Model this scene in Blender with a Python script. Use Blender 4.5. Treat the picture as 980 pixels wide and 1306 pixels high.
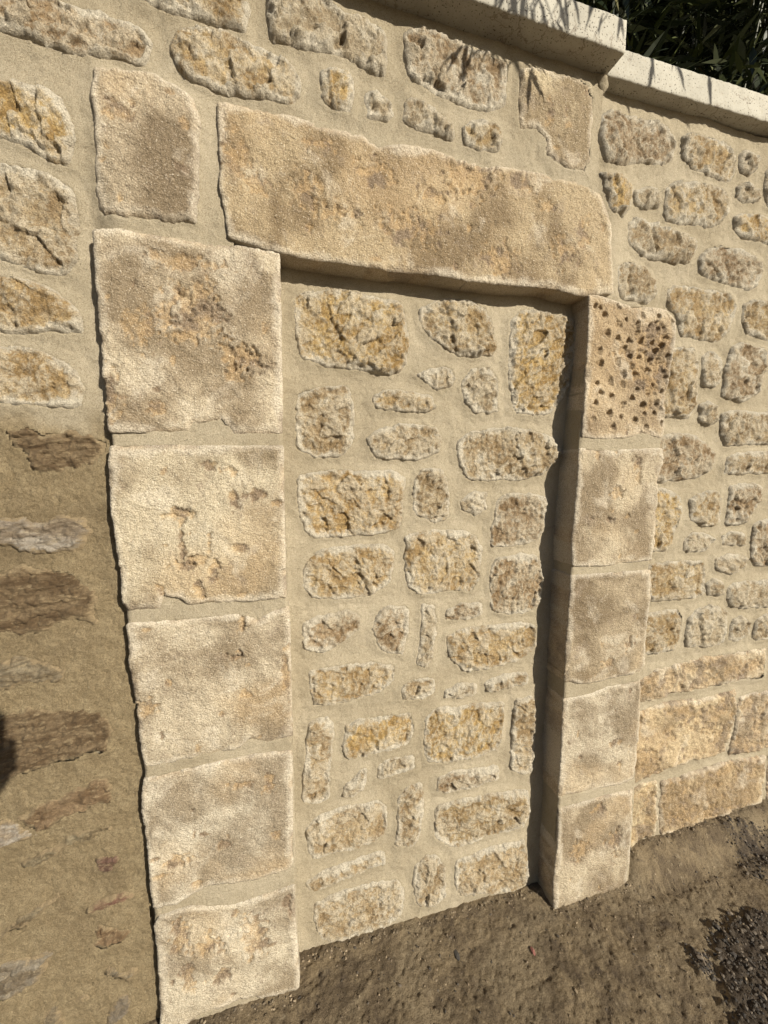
import bpy, bmesh, math, random
import numpy as np
from math import radians
from mathutils import Matrix, Vector

for o in list(bpy.data.objects):
    bpy.data.objects.remove(o)
scn = bpy.context.scene
COL = scn.collection
random.seed(4)

# ------------------------------------------------------------------ camera
CAM_D, CAM_H = 0.976, 1.53            # metres in front of the door surround, eye height
FPX = 490.0                            # focal length for a picture 980 px wide
YAW, PITCH, ROLL = radians(15.308), radians(-6.625), radians(-0.08)
cy, sy, cp, sp = math.cos(YAW), math.sin(YAW), math.cos(PITCH), math.sin(PITCH)
_f = np.array([sy*cp, cy*cp, sp]); _r = np.array([cy, -sy, 0.0]); _u = np.cross(_r, _f)
_c, _s = math.cos(ROLL), math.sin(ROLL)
CR, CU, CF = _c*_r+_s*_u, -_s*_r+_c*_u, _f
cam = bpy.data.cameras.new("camera")
cam.sensor_fit = 'HORIZONTAL'; cam.sensor_width = 36.0; cam.lens = 36.0*FPX/980.0
cam.clip_start = 0.01; cam.clip_end = 2000
cam_o = bpy.data.objects.new("camera", cam); COL.objects.link(cam_o)
m = Matrix(((CR[0], CU[0], -CF[0], 0), (CR[1], CU[1], -CF[1], -CAM_D), (CR[2], CU[2], -CF[2], CAM_H), (0, 0, 0, 1)))
cam_o.matrix_world = m
scn.camera = cam_o

# ------------------------------------------------------------------ sky, sun, exposure
L = Vector((-0.635, 1.0, -0.55)).normalized()      # the way the sunlight travels
w = bpy.data.worlds.new("World"); scn.world = w; w.use_nodes = True
nt = w.node_tree; bg = nt.nodes['Background']
sky = nt.nodes.new('ShaderNodeTexSky'); sky.sky_type = 'NISHITA'; sky.sun_disc = False
sky.sun_elevation = math.asin(-L.z)
sky.sun_rotation = math.atan2(-L.x, -L.y)
nt.links.new(sky.outputs[0], bg.inputs[0]); bg.inputs[1].default_value = 0.05
sun = bpy.data.lights.new("sun", 'SUN'); sun.energy = 5.0; sun.angle = radians(0.53); sun.color = (1.0, 0.925, 0.77)
sun_o = bpy.data.objects.new("sun", sun); COL.objects.link(sun_o)
sun_o.location = (3, -5, 5); sun_o.rotation_euler = L.to_track_quat('-Z', 'Y').to_euler()
scn.view_settings.view_transform = 'Standard'; scn.view_settings.look = 'None'
scn.view_settings.exposure = 0.68; scn.view_settings.gamma = 1
scn.view_settings.use_curve_mapping = False
scn.render.resolution_x, scn.render.resolution_y = 768, 1024

# ------------------------------------------------------------------ noise
_rng = np.random.default_rng(11); _T = _rng.random(65536)
def _h(ix, iy, seed):
    n = (ix.astype(np.int64)*73856093) ^ (iy.astype(np.int64)*19349663) ^ (int(seed)*83492791+1013)
    n = (n ^ (n >> 13))*1274126177
    return _T[(n ^ (n >> 16)) & 65535]
def vn(x, y, seed=0):
    x = np.asarray(x, float); y = np.asarray(y, float)
    ix = np.floor(x); iy = np.floor(y); fx = x-ix; fy = y-iy
    fx = fx*fx*fx*(fx*(fx*6-15)+10); fy = fy*fy*fy*(fy*(fy*6-15)+10)
    a = _h(ix, iy, seed); b = _h(ix+1, iy, seed); c = _h(ix, iy+1, seed); d = _h(ix+1, iy+1, seed)
    return (a+(b-a)*fx)*(1-fy)+(c+(d-c)*fx)*fy
def fbm(x, y, f, octv=4, seed=0, gain=.5):           # about -1..1
    r = 0; a = 1; t = 0
    for k in range(octv):
        an = .6+k*.9; ca, sa = math.cos(an), math.sin(an)
        r = r+a*(vn((x*ca-y*sa)*f+17.3*k, (x*sa+y*ca)*f-9.1*k, seed+k*31)*2-1); t += a; a *= gain; f *= 2.03
    return r/t*1.5
def ridged(x, y, f, octv=4, seed=0, gain=.55):       # about 0..1, sharp creases low
    r = 0; a = 1; t = 0
    for k in range(octv):
        an = .3+k*1.1; ca, sa = math.cos(an), math.sin(an)
        r = r+a*np.abs(vn((x*ca-y*sa)*f+7.7*k, (x*sa+y*ca)*f+3.1*k, seed+k*57)*2-1); t += a; a *= gain; f *= 2.1
    return r/t
def cells(x, y, f, seed=0):                          # broken facets: random tilt per cell
    x = np.asarray(x)*f; y = np.asarray(y)*f
    ix = np.floor(x); iy = np.floor(y)
    best = np.full(x.shape, 9.); sec = np.full(x.shape, 9.); val = np.zeros(x.shape)
    for dx in (-1, 0, 1):
        for dy in (-1, 0, 1):
            cx = ix+dx; cyy = iy+dy
            px = cx+_h(cx, cyy, seed); py = cyy+_h(cx, cyy, seed+5)
            d = np.hypot(x-px, y-py)
            v = (_h(cx, cyy, seed+9)-.5)+(x-px)*(_h(cx, cyy, seed+12)-.5)*1.6+(y-py)*(_h(cx, cyy, seed+15)-.5)*1.6
            nb = d < best
            sec = np.where(nb, best, np.minimum(sec, d))
            val = np.where(nb, v, val); best = np.where(nb, d, best)
    return val, sec-best
def ss(a, b, x):
    t = np.clip((x-a)/(b-a), 0, 1); return t*t*(3-2*t)

# ------------------------------------------------------------------ wall surfaces (y of the mortar, y grows into the wall)
def y_left(x, z):  return .006+.023*ss(2.28, 2.0, z)*ss(-.30, -.36, x)
def y_panel(x, z): return .086-.022*ss(1.3, 2.0, z)
def y_right(x, z): return .078-.013*z-.034*ss(1.07, .96, x)*ss(1.96, 2.06, z)*ss(2.60, 2.45, z)
def y_face(x, z):  return 0*np.asarray(x, float)
def unproj(p, F):
    d = (p[0]-490)*CR-(p[1]-653)*CU+FPX*CF
    a, b = d[0]/d[1], d[2]/d[1]; y = .02
    for _ in range(6):
        y = float(F(a*(CAM_D+y), CAM_H+b*(CAM_D+y)))
    return a*(CAM_D+y), CAM_H+b*(CAM_D+y)
def unproj_z(p, z):
    d = (p[0]-490)*CR-(p[1]-653)*CU+FPX*CF
    t = (z-CAM_H)/d[2]; return d[0]*t, -CAM_D+d[1]*t
def in_frame(x, y, z, m=0):
    v = np.array([x, y+CAM_D, z-CAM_H]); dz = v @ CF
    if dz < .05: return False
    px = 490+FPX*(v @ CR)/dz; py = 653-FPX*(v @ CU)/dz
    return -m < px < 980+m and -m < py < 1306+m
def ground_z(x, y):
    z = .031-.040*np.clip(x, -1.2, 1.4)
    return z+.075*ss(1.16, 1.30, x)*ss(-.06, .06, y)

# ------------------------------------------------------------------ materials
def mat(name):
    M = bpy.data.materials.new(name); M.use_nodes = True
    n = M.node_tree; b = n.nodes['Principled BSDF']; return M, n, b
class N:
    def __init__(s, nt): s.t = nt
    def new(s, k, **kw):
        n = s.t.nodes.new(k)
        for a, v in kw.items(): setattr(n, a, v)
        return n
    def coord(s, rnd=True):
        tc = s.new('ShaderNodeTexCoord')
        if not rnd: return tc.outputs['Object']
        oi = s.new('ShaderNodeObjectInfo'); ad = s.new('ShaderNodeVectorMath', operation='ADD')
        mu = s.new('ShaderNodeVectorMath', operation='SCALE'); mu.inputs[3].default_value = 37.0
        cb = s.new('ShaderNodeCombineXYZ')
        for i in range(3): s.t.links.new(oi.outputs['Random'], cb.inputs[i])
        s.t.links.new(cb.outputs[0], mu.inputs[0]); s.t.links.new(tc.outputs['Object'], ad.inputs[0]); s.t.links.new(mu.outputs[0], ad.inputs[1])
        return ad.outputs[0]
    def noise(s, co, scale, detail=4, rough=.55, dist=0):
        n = s.new('ShaderNodeTexNoise'); s.t.links.new(co, n.inputs['Vector'])
        n.inputs['Scale'].default_value = scale; n.inputs['Detail'].default_value = detail
        n.inputs['Roughness'].default_value = rough; n.inputs['Distortion'].default_value = dist
        return n.outputs['Fac']
    def vor(s, co, scale):
        n = s.new('ShaderNodeTexVoronoi'); s.t.links.new(co, n.inputs['Vector']); n.inputs['Scale'].default_value = scale
        return n
    def ramp(s, fac, a, b, lo=0., hi=1.):
        n = s.new('ShaderNodeMapRange'); n.interpolation_type = 'SMOOTHSTEP'
        s.t.links.new(fac, n.inputs[0]); n.inputs[1].default_value = a; n.inputs[2].default_value = b
        n.inputs[3].default_value = lo; n.inputs[4].default_value = hi
        return n.outputs[0]
    def math(s, op, a, b=None):
        n = s.new('ShaderNodeMath', operation=op)
        for i, v in enumerate((a, b)):
            if v is None: continue
            if isinstance(v, (int, float)): n.inputs[i].default_value = v
            else: s.t.links.new(v, n.inputs[i])
        return n.outputs[0]
    def mix(s, fac, a, b, mode='MIX'):
        n = s.new('ShaderNodeMix', data_type='RGBA', blend_type=mode)
        for sock, v in ((n.inputs[0], fac), (n.inputs[6], a), (n.inputs[7], b)):
            if isinstance(v, (int, float)): sock.default_value = v
            elif isinstance(v, tuple): sock.default_value = (*v, 1)
            else: s.t.links.new(v, sock)
        return n.outputs[2]
    def attr(s, name):
        n = s.new('ShaderNodeAttribute', attribute_name=name); return n.outputs['Fac']
    def bump(s, hs, b):
        prev = None
        for h, dist, st in hs:
            n = s.new('ShaderNodeBump'); n.inputs['Distance'].default_value = dist; n.inputs['Strength'].default_value = st
            s.t.links.new(h, n.inputs['Height'])
            if prev is not None: s.t.links.new(prev, n.inputs['Normal'])
            prev = n.outputs[0]
        s.t.links.new(prev, b.inputs['Normal'])

def m_rough():
    M, nt, b = mat('rubble_sandstone'); s = N(nt); co = s.coord()
    oi = s.new('ShaderNodeObjectInfo').outputs['Color']
    n1 = s.noise(co, 13, 3, .6); n2 = s.noise(co, 42, 5, .68); n3 = s.noise(co, 330, 3, .8); n4 = s.noise(co, 24, 5, .65, .8); n5 = s.noise(co, 95, 4, .7)
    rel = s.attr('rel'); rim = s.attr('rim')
    inner = s.mix(s.ramp(n1, .38, .62), oi, s.mix(1.0, oi, (.66, .60, .51), 'MULTIPLY'))
    inner = s.mix(s.ramp(n4, .53, .68, 0, .6), inner, (.35, .25, .14))
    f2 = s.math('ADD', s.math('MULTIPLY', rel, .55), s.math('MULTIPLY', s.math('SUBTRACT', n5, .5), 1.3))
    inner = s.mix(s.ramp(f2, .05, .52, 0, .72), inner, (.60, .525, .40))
    inner = s.mix(s.ramp(s.noise(co, 16, 4, .6, .4), .54, .66, 0, .5), inner, (.60, .52, .39))
    f = s.ramp(s.math('ADD', s.math('ADD', rim, s.math('MULTIPLY', s.math('SUBTRACT', n1, .5), 2.2)), s.math('MULTIPLY', s.math('SUBTRACT', n2, .5), 2.4)), .20, .95)
    pale = s.mix(s.ramp(n1, .35, .65), (.66, .60, .49), (.53, .465, .36))
    pale = s.mix(s.ramp(n5, .54, .70, 0, .45), pale, (.40, .34, .255))
    col = s.mix(f, pale, inner)
    col = s.mix(s.ramp(n3, .34, .60), s.mix(.8, col, (.48, .45, .42), 'MULTIPLY'), col)
    col = s.mix(s.ramp(n3, .62, .74, 0, .6), col, (.74, .68, .58))
    nt.links.new(col, b.inputs['Base Color']); b.inputs['Roughness'].default_value = .8; b.inputs['Specular IOR Level'].default_value = .35
    s.bump([(n5, .022, .7), (n3, .0065, .9)], b)
    return M
def m_dressed():
    M, nt, b = mat('dressed_sandstone'); s = N(nt); co = s.coord()
    oi = s.new('ShaderNodeObjectInfo').outputs['Color']
    n1 = s.noise(co, 5.5, 3, .55, .3); n2 = s.noise(co, 16, 5, .6); n3 = s.noise(co, 330, 3, .7); n4 = s.noise(co, 3.2, 2, .5)
    col = s.mix(s.ramp(n1, .40, .60, 0, 1.0), oi, s.mix(1.0, oi, (.53, .485, .43), 'MULTIPLY'))
    col = s.mix(s.ramp(n4, .54, .68, 0, .42), col, (.47, .345, .20))
    col = s.mix(s.ramp(n2, .55, .72, 0, .5), col, (.27, .215, .16))
    col = s.mix(s.ramp(s.noise(co, 60, 4, .65), .56, .72, 0, .45), col, (.26, .20, .145))
    rim = s.attr('rim'); n6 = s.noise(co, 9, 4, .6, .5)
    col = s.mix(s.ramp(n6, .53, .68, 0, .38), col, (.62, .56, .46))
    f = s.ramp(s.math('ADD', rim, s.math('MULTIPLY', s.math('SUBTRACT', n6, .5), 2.4)), .0, .7)
    col = s.mix(f, s.mix(.5, col, (.66, .60, .50)), col)
    ch = s.attr('chip')
    col = s.mix(s.math('MULTIPLY', ch, s.ramp(n2, .35, .6, .35, .95)), col, s.mix(s.ramp(n2, .42, .58), (.43, .29, .14), (.20, .145, .095)))
    col = s.mix(s.ramp(n3, .34, .58), s.mix(.85, col, (.52, .49, .46), 'MULTIPLY'), col)
    col = s.mix(s.ramp(n3, .60, .72, 0, .7), col, (.76, .70, .60))
    nt.links.new(col, b.inputs['Base Color']); b.inputs['Roughness'].default_value = .8; b.inputs['Specular IOR Level'].default_value = .4
    v = s.vor(co, 210)
    mp = s.new('ShaderNodeMapping'); nt.links.new(co, mp.inputs[0]); mp.inputs['Rotation'].default_value = (0, radians(-35), 0); mp.inputs['Scale'].default_value = (1, 1, 1.9)
    s.bump([(s.noise(mp.outputs[0], 115, 4, .62), .010, .55), (n3, .0045, .75), (v.outputs['Distance'], .002, .35)], b)
    return M
def m_mortar():
    M, nt, b = mat('lime_mortar'); s = N(nt); co = s.coord(False)
    n1 = s.noise(co, 4.5, 4, .6); n2 = s.noise(co, 30, 4, .6); n3 = s.noise(co, 520, 3, .75)
    v = s.vor(co, 330)
    col = s.mix(s.ramp(n1, .35, .65), (.525, .455, .34), (.455, .39, .283))
    col = s.mix(s.ramp(n2, .5, .75, 0, .5), col, (.57, .50, .38))
    col = s.mix(s.ramp(s.noise(co, 2.2, 3, .6, .5), .50, .66, 0, .4), col, (.39, .325, .225))
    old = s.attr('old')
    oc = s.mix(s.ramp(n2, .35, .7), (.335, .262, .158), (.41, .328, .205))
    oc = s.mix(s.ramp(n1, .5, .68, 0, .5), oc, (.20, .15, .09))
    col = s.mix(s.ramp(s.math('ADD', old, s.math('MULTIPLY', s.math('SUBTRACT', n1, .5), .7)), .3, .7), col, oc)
    col = s.mix(s.ramp(n3, .34, .56), s.mix(.8, col, (.56, .52, .46), 'MULTIPLY'), col)
    sp_ = s.math('MULTIPLY', s.ramp(s.noise(co, 240, 2, .6), .69, .74), s.math('ADD', s.math('MULTIPLY', old, .25), .3))
    col = s.mix(sp_, col, (.66, .58, .45))
    gr = s.noise(co, 210, 3, .8)
    col = s.mix(s.math('MULTIPLY', old, s.ramp(gr, .40, .52, .34, 0)), col, (.13, .095, .055))
    nt.links.new(col, b.inputs['Base Color']); b.inputs['Roughness'].default_value = .93; b.inputs['Specular IOR Level'].default_value = .2
    s.bump([(s.noise(co, 60, 3, .6), .012, .35), (s.noise(co, 150, 5, .75), .012, .65), (s.math('MULTIPLY', gr, s.math('ADD', s.math('MULTIPLY', old, 1.6), .3)), .012, .8), (n3, .005, .9)], b)
    return M
def m_old():
    M, nt, b = mat('weathered_brown_stone'); s = N(nt); co = s.coord()
    oi = s.new('ShaderNodeObjectInfo').outputs['Color']
    mp = s.new('ShaderNodeMapping'); nt.links.new(co, mp.inputs[0]); mp.inputs['Scale'].default_value = (1, 1, 3.2); mp.inputs['Rotation'].default_value = (0, radians(12), 0)
    st = mp.outputs[0]
    n1 = s.noise(st, 14, 4, .6); n2 = s.noise(st, 45, 4, .6); n3 = s.noise(co, 380, 3, .75)
    col = s.mix(s.ramp(n1, .35, .65), oi, s.mix(1.0, oi, (.52, .45, .36), 'MULTIPLY'))
    col = s.mix(s.ramp(n2, .52, .68, 0, .7), col, s.mix(.6, oi, (.44, .34, .20)))
    rim = s.attr('rim')
    f = s.ramp(s.math('ADD', rim, s.math('MULTIPLY', s.math('SUBTRACT', n2, .5), 1.6)), .12, .6)
    col = s.mix(f, (.35, .265, .155), col)
    col = s.mix(s.ramp(n3, .3, .6), s.mix(.6, col, (.6, .57, .54), 'MULTIPLY'), col)
    nt.links.new(col, b.inputs['Base Color']); b.inputs['Roughness'].default_value = .85
    s.bump([(s.noise(st, 80, 6, .75), .022, .75), (n3, .005, .8)], b)
    return M
def m_coping():
    M, nt, b = mat('cast_coping_concrete'); s = N(nt); co = s.coord(False)
    n1 = s.noise(co, 7, 4, .6); n3 = s.noise(co, 420, 2, .7); n2 = s.noise(co, 55, 4, .6)
    col = s.mix(s.ramp(n1, .35, .65), (.375, .355, .305), (.29, .272, .23))
    col = s.mix(s.ramp(n2, .58, .74, 0, .5), col, (.30, .265, .205))
    wv = s.new('ShaderNodeTexVoronoi', feature='DISTANCE_TO_EDGE'); wv.inputs['Scale'].default_value = 9
    dv = s.new('ShaderNodeVectorMath', operation='ADD'); nz_ = s.new('ShaderNodeTexNoise'); nt.links.new(co, nz_.inputs['Vector']); nz_.inputs['Scale'].default_value = 14; nz_.inputs['Detail'].default_value = 5
    sc_ = s.new('ShaderNodeVectorMath', operation='SCALE'); sc_.inputs[3].default_value = .16; nt.links.new(nz_.outputs['Color'], sc_.inputs[0]); nt.links.new(co, dv.inputs[0]); nt.links.new(sc_.outputs[0], dv.inputs[1]); nt.links.new(dv.outputs[0], wv.inputs['Vector'])
    crk = s.math('MULTIPLY', s.ramp(wv.outputs['Distance'], .006, .020, 1, 0), s.ramp(s.noise(co, 5, 2, .5), .46, .54))
    col = s.mix(s.math('MULTIPLY', crk, .7), col, (.16, .13, .10))
    col = s.mix(s.ramp(s.noise(co, 130, 3, .6), .55, .68, 0, .35), col, (.28, .245, .19))
    pt = s.noise(co, 230, 1, .4)
    col = s.mix(s.ramp(pt, .665, .70), col, (.10, .085, .065))
    col = s.mix(s.ramp(n3, .3, .5), s.mix(.5, col, (.7, .67, .62), 'MULTIPLY'), col)
    nt.links.new(col, b.inputs['Base Color']); b.inputs['Roughness'].default_value = .85
    s.bump([(s.math('MULTIPLY', s.ramp(pt, .66, .73), -1.0), .004, .7), (n3, .001, .5)], b)
    return M
def m_ground():
    M, nt, b = mat('damp_earth'); s = N(nt); co = s.coord(False)
    n1 = s.noise(co, 4.5, 5, .65, .4); n2 = s.noise(co, 24, 5, .65, .3); n3 = s.noise(co, 260, 4, .75); n4 = s.noise(co, 11, 4, .7, .5)
    col = s.mix(s.ramp(n4, .38, .62), (.215, .165, .102), (.125, .094, .060))
    col = s.mix(s.ramp(n2, .54, .68, 0, .75), col, (.080, .060, .042))
    col = s.mix(s.ramp(n1, .50, .62, 0, .7), col, (.225, .178, .115))
    col = s.mix(s.ramp(s.noise(co, 38, 3, .6), .60, .72, 0, .6), col, (.27, .22, .15))
    da = s.attr('dark')
    col = s.mix(s.ramp(s.math('ADD', da, s.math('MULTIPLY', s.math('SUBTRACT', n2, .5), 1.8)), .3, .9, 0, .85), col, (.045, .034, .026))
    col = s.mix(s.ramp(n3, .32, .6), s.mix(.8, col, (.45, .42, .40), 'MULTIPLY'), col)
    col = s.mix(s.ramp(n3, .68, .78, 0, .5), col, (.40, .34, .25))
    nt.links.new(col, b.inputs['Base Color']); b.inputs['Roughness'].default_value = .9; b.inputs['Specular IOR Level'].default_value = .25
    s.bump([(s.noise(co, 90, 5, .75), .012, .6), (n3, .005, .8)], b)
    return M
def m_simple(name, col, rough=.7, var=.3, scale=20, attr=None):
    M, nt, b = mat(name); s = N(nt); co = s.coord(False)
    n = s.noise(co, scale, 3, .6)
    base = col
    if attr:
        a = s.new('ShaderNodeAttribute', attribute_name=attr); base = a.outputs['Color']
    c = s.mix(s.ramp(n, .3, .7, 0, var), base, (.03, .025, .02))
    nt.links.new(c, b.inputs['Base Color']); b.inputs['Roughness'].default_value = rough
    return M
def m_leaf():
    M, nt, b = mat('bamboo_leaf'); s = N(nt); co = s.coord(False)
    a = s.new('ShaderNodeAttribute', attribute_name='tone').outputs['Fac']
    c = s.mix(a, (.012, .020, .007), (.10, .115, .035)); c = s.mix(s.ramp(a, .90, .98), c, (.14, .125, .06))
    nt.links.new(c, b.inputs['Base Color']); b.inputs['Roughness'].default_value = .45
    return M
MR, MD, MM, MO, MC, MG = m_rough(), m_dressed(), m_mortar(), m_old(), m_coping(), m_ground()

# ------------------------------------------------------------------ mesh helpers
def mesh_obj(name, V, Fq, material, parent=None, smooth=True, attrs=None, color=None, origin=None):
    V = np.asarray(V, float)
    if origin is None: origin = V.mean(0)
    V = V-origin
    me = bpy.data.meshes.new(name)
    me.vertices.add(len(V)); me.vertices.foreach_set('co', V.ravel().astype(np.float32))
    if isinstance(Fq, np.ndarray):
        k = Fq.shape[1]; nf = len(Fq)
        me.loops.add(nf*k); me.loops.foreach_set('vertex_index', Fq.ravel().astype(np.int32))
        me.polygons.add(nf); me.polygons.foreach_set('loop_start', (np.arange(nf)*k).astype(np.int32))
        me.polygons.foreach_set('loop_total', np.full(nf, k, np.int32))
    else:
        me.from_pydata([], [], [])
        me.clear_geometry(); me.from_pydata([tuple(v) for v in V], [], Fq)
    me.update(calc_edges=True)
    me.polygons.foreach_set('use_smooth', np.full(len(me.polygons), smooth, bool))
    for k, v in (attrs or {}).items():
        v = np.asarray(v, np.float32)
        if v.ndim == 1:
            a = me.attributes.new(k, 'FLOAT', 'POINT'); a.data.foreach_set('value', v)
        else:
            a = me.attributes.new(k, 'FLOAT_COLOR', 'POINT'); a.data.foreach_set('color', v.ravel())
    me.materials.append(material)
    o = bpy.data.objects.new(name, me); COL.objects.link(o)
    if parent is not None:
        o.parent = parent; o.location = Vector(origin)-parent.location
    else: o.location = origin
    if color: o.color = (*color, 1)
    return o
def thing(name, label, cat, loc=(0, 0, 0), group=None):
    o = bpy.data.objects.new(name, None); COL.objects.link(o); o.location = loc; o.empty_display_size = .1
    o['label'] = label; o['category'] = cat
    if group: o['group'] = group
    return o
def tag(o, **kw):
    for k, v in kw.items(): o[k] = v
    return o
def seg_dist(P, A, B):
    """distance from points P (n,2) to the closed polyline, plus nearest points"""
    best = np.full(len(P), 1e9); near = np.zeros_like(P)
    for a, b in zip(A, B):
        d = b-a; l2 = d @ d+1e-18
        t = np.clip(((P-a) @ d)/l2, 0, 1); q = a+t[:, None]*d
        e = np.hypot(*(P-q).T); mk = e < best
        best[mk] = e[mk]; near[mk] = q[mk]
    return best, near
def inside(P, poly):
    x, y = P.T; r = np.zeros(len(P), bool); n = len(poly)
    for i in range(n):
        x1, y1 = poly[i]; x2, y2 = poly[(i+1) % n]
        if y1 == y2: continue
        c = ((y1 > y) != (y2 > y)) & (x < (x2-x1)*(y-y1)/(y2-y1)+x1); r ^= c
    return r
def sdist(P, poly):
    d, near = seg_dist(P, poly, np.roll(poly, -1, 0)); s = np.where(inside(P, poly), d, -d); return s, near
def outline(poly, seg=.005, rough=.0025, chaikin=1, seed=0):
    p = np.asarray(poly, float)
    for _ in range(chaikin):
        q = np.roll(p, -1, 0); p = np.stack([p*.88+q*.12, p*.12+q*.88], 1).reshape(-1, 2)
    out = []
    for a, b in zip(p, np.roll(p, -1, 0)):
        n = max(1, int(np.hypot(*(b-a))/seg))
        for i in range(n): out.append(a+(b-a)*i/n)
    p = np.array(out)
    p[:, 0] += rough*fbm(p[:, 0], p[:, 1], 45, 3, seed)*1.3; p[:, 1] += rough*fbm(p[:, 0], p[:, 1], 45, 3, seed+77)*1.3
    p[:, 0] += rough*.45*fbm(p[:, 0], p[:, 1], 150, 2, seed+5); p[:, 1] += rough*.45*fbm(p[:, 0], p[:, 1], 150, 2, seed+99)
    return p
STONES = []                                            # outlines for the mortar to make room for
def slab(name, poly, F, hfun, depth, material, parent, res=.0035, color=None, label=None):
    """A stone: front face follows hfun (metres proud of the surface F), sides run back by depth."""
    lo = poly.min(0)-res; hi = poly.max(0)+res
    xs = np.arange(lo[0], hi[0]+res, res); zs = np.arange(lo[1], hi[1]+res, res)
    nx, nz = len(xs), len(zs)
    X, Z = np.meshgrid(xs, zs); P = np.stack([X.ravel(), Z.ravel()], 1)
    s, near = sdist(P, poly)
    keep = s > .45*res
    idx = np.arange(nx*nz).reshape(nz, nx)
    q = np.stack([idx[:-1, :-1], idx[:-1, 1:], idx[1:, 1:], idx[1:, :-1]], -1).reshape(-1, 4)
    q = q[keep[q].all(1)]
    if len(q) < 4: return None
    e = np.concatenate([q[:, [0, 1]], q[:, [1, 2]], q[:, [2, 3]], q[:, [3, 0]]])
    key = np.minimum(e[:, 0], e[:, 1])*(nx*nz)+np.maximum(e[:, 0], e[:, 1])
    _, inv, cnt = np.unique(key, return_inverse=True, return_counts=True)
    be = e[cnt[inv] == 1]
    bv = np.unique(be); P2 = P.copy(); P2[bv] = near[bv]; s2 = s.copy(); s2[bv] = 0
    used = np.unique(q); mp = -np.ones(nx*nz, int); mp[used] = np.arange(len(used))
    P2 = P2[used]; s2 = s2[used]; q = mp[q]; be = mp[be]
    h, attrs = hfun(P2[:, 0], P2[:, 1], s2)
    y = F(P2[:, 0], P2[:, 1])-h
    V = np.stack([P2[:, 0], y, P2[:, 1]], 1)
    b = np.unique(be); m2 = -np.ones(len(V), int)
    nb = len(V); VV = [V]; AA = {k: [v] for k, v in attrs.items()}
    Q = [q]
    prev = np.arange(len(V))
    levels = (depth,) if depth < .03 else tuple(np.arange(.006, depth, .008))+(depth,)
    for k, dd in enumerate(levels):
        ring = V[b].copy(); ring[:, 1] += dd
        jit = (.0011 if k < len(levels)-1 else 0)
        ring[:, 0] += jit*fbm(ring[:, 1]*1.0+ring[:, 0], ring[:, 2], 120, 2, 5); ring[:, 2] += jit*fbm(ring[:, 1]+ring[:, 0], ring[:, 2], 120, 2, 9)
        new = -np.ones(len(V), int); new[b] = nb+np.arange(len(b))
        Q.append(np.stack([be[:, 1], be[:, 0], be[:, 0], be[:, 1]], 1))
        Q[-1] = np.stack([prev[be[:, 1]], prev[be[:, 0]], new[be[:, 0]], new[be[:, 1]]], 1)
        VV.append(ring); nb += len(b); prev = new
        for kk in AA: AA[kk].append(attrs[kk][b])
    o = mesh_obj(name, np.concatenate(VV), np.concatenate(Q), material, parent,
                 attrs={k: np.concatenate(v) for k, v in AA.items()}, color=color)
    if label: o['label'] = label
    return o

def rough_h(seed, base=.007, bulge=.006, amp=.006, size=.1, step=0):
    r = random.Random(seed); tx, tz = r.uniform(-.05, .05), r.uniform(-.05, .05)
    ang = r.uniform(0, math.pi); ca, sa = math.cos(ang), math.sin(ang); asp = r.uniform(1, 1.9)
    def f(x, z, s):
        xr, zr = (x*ca-z*sa), (x*sa+z*ca)*asp
        wx = x+.006*fbm(x, z, 40, 2, seed+3)
        sw = s+.006*fbm(x, z, 38, 3, seed+1)
        edge = np.sqrt(np.clip(1-(1-np.clip(s/.0055, 0, 1))**2, 0, 1))
        inner = ss(.004, .020, sw)
        c, ed = cells(xr+.004*fbm(x, z, 70, 2, seed), zr, 20, seed)
        c2, ed2 = cells(xr, zr+.003*fbm(x, z, 90, 2, seed+8), 62, seed+2)
        rg = ridged(xr, zr, 24, 5, seed+4)
        n = fbm(x, z, 110, 4, seed+6, .62)
        rough = .92*c+.38*c2+.78*(rg-.45)+.30*n
        h = base*edge*(.8+.35*fbm(x, z, 60, 3, seed+15))+bulge*ss(.0, .35*size, s)+inner*amp*rough
        h += (1-inner)*edge*.0030*(fbm(x, z, 120, 4, seed+9, .65))+inner*((x-x.mean())*tx+(z-z.mean())*tz)
        if step:
            k = ss(-.0025, .0025, (x-x.mean())+.25*(z-z.mean())+.012*fbm(x, z, 22, 3, seed+40)+step*.22*size)
            h += inner*k*.007
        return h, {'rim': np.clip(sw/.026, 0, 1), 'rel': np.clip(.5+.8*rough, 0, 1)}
    return f
def old_h(seed, base=.0055, amp=.0115):
    def f(x, z, s):
        sw = s+.008*fbm(x, z, 30, 3, seed+1)
        e = ss(0, .012, sw)
        rg = ridged(x*.8+z*.35, z*2.2-x*.5, 26, 5, seed+4)
        c, _ = cells(x*.8, z*1.8-x*.5, 28, seed)
        h = -.003*(1-ss(0, .006, s))+e*(base+amp*(1.2*(rg-.4)+.6*c+.3*fbm(x, z, 120, 3, seed+6, .6)))
        return h, {'rim': np.clip(sw/.02, 0, 1)}
    return f
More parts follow.
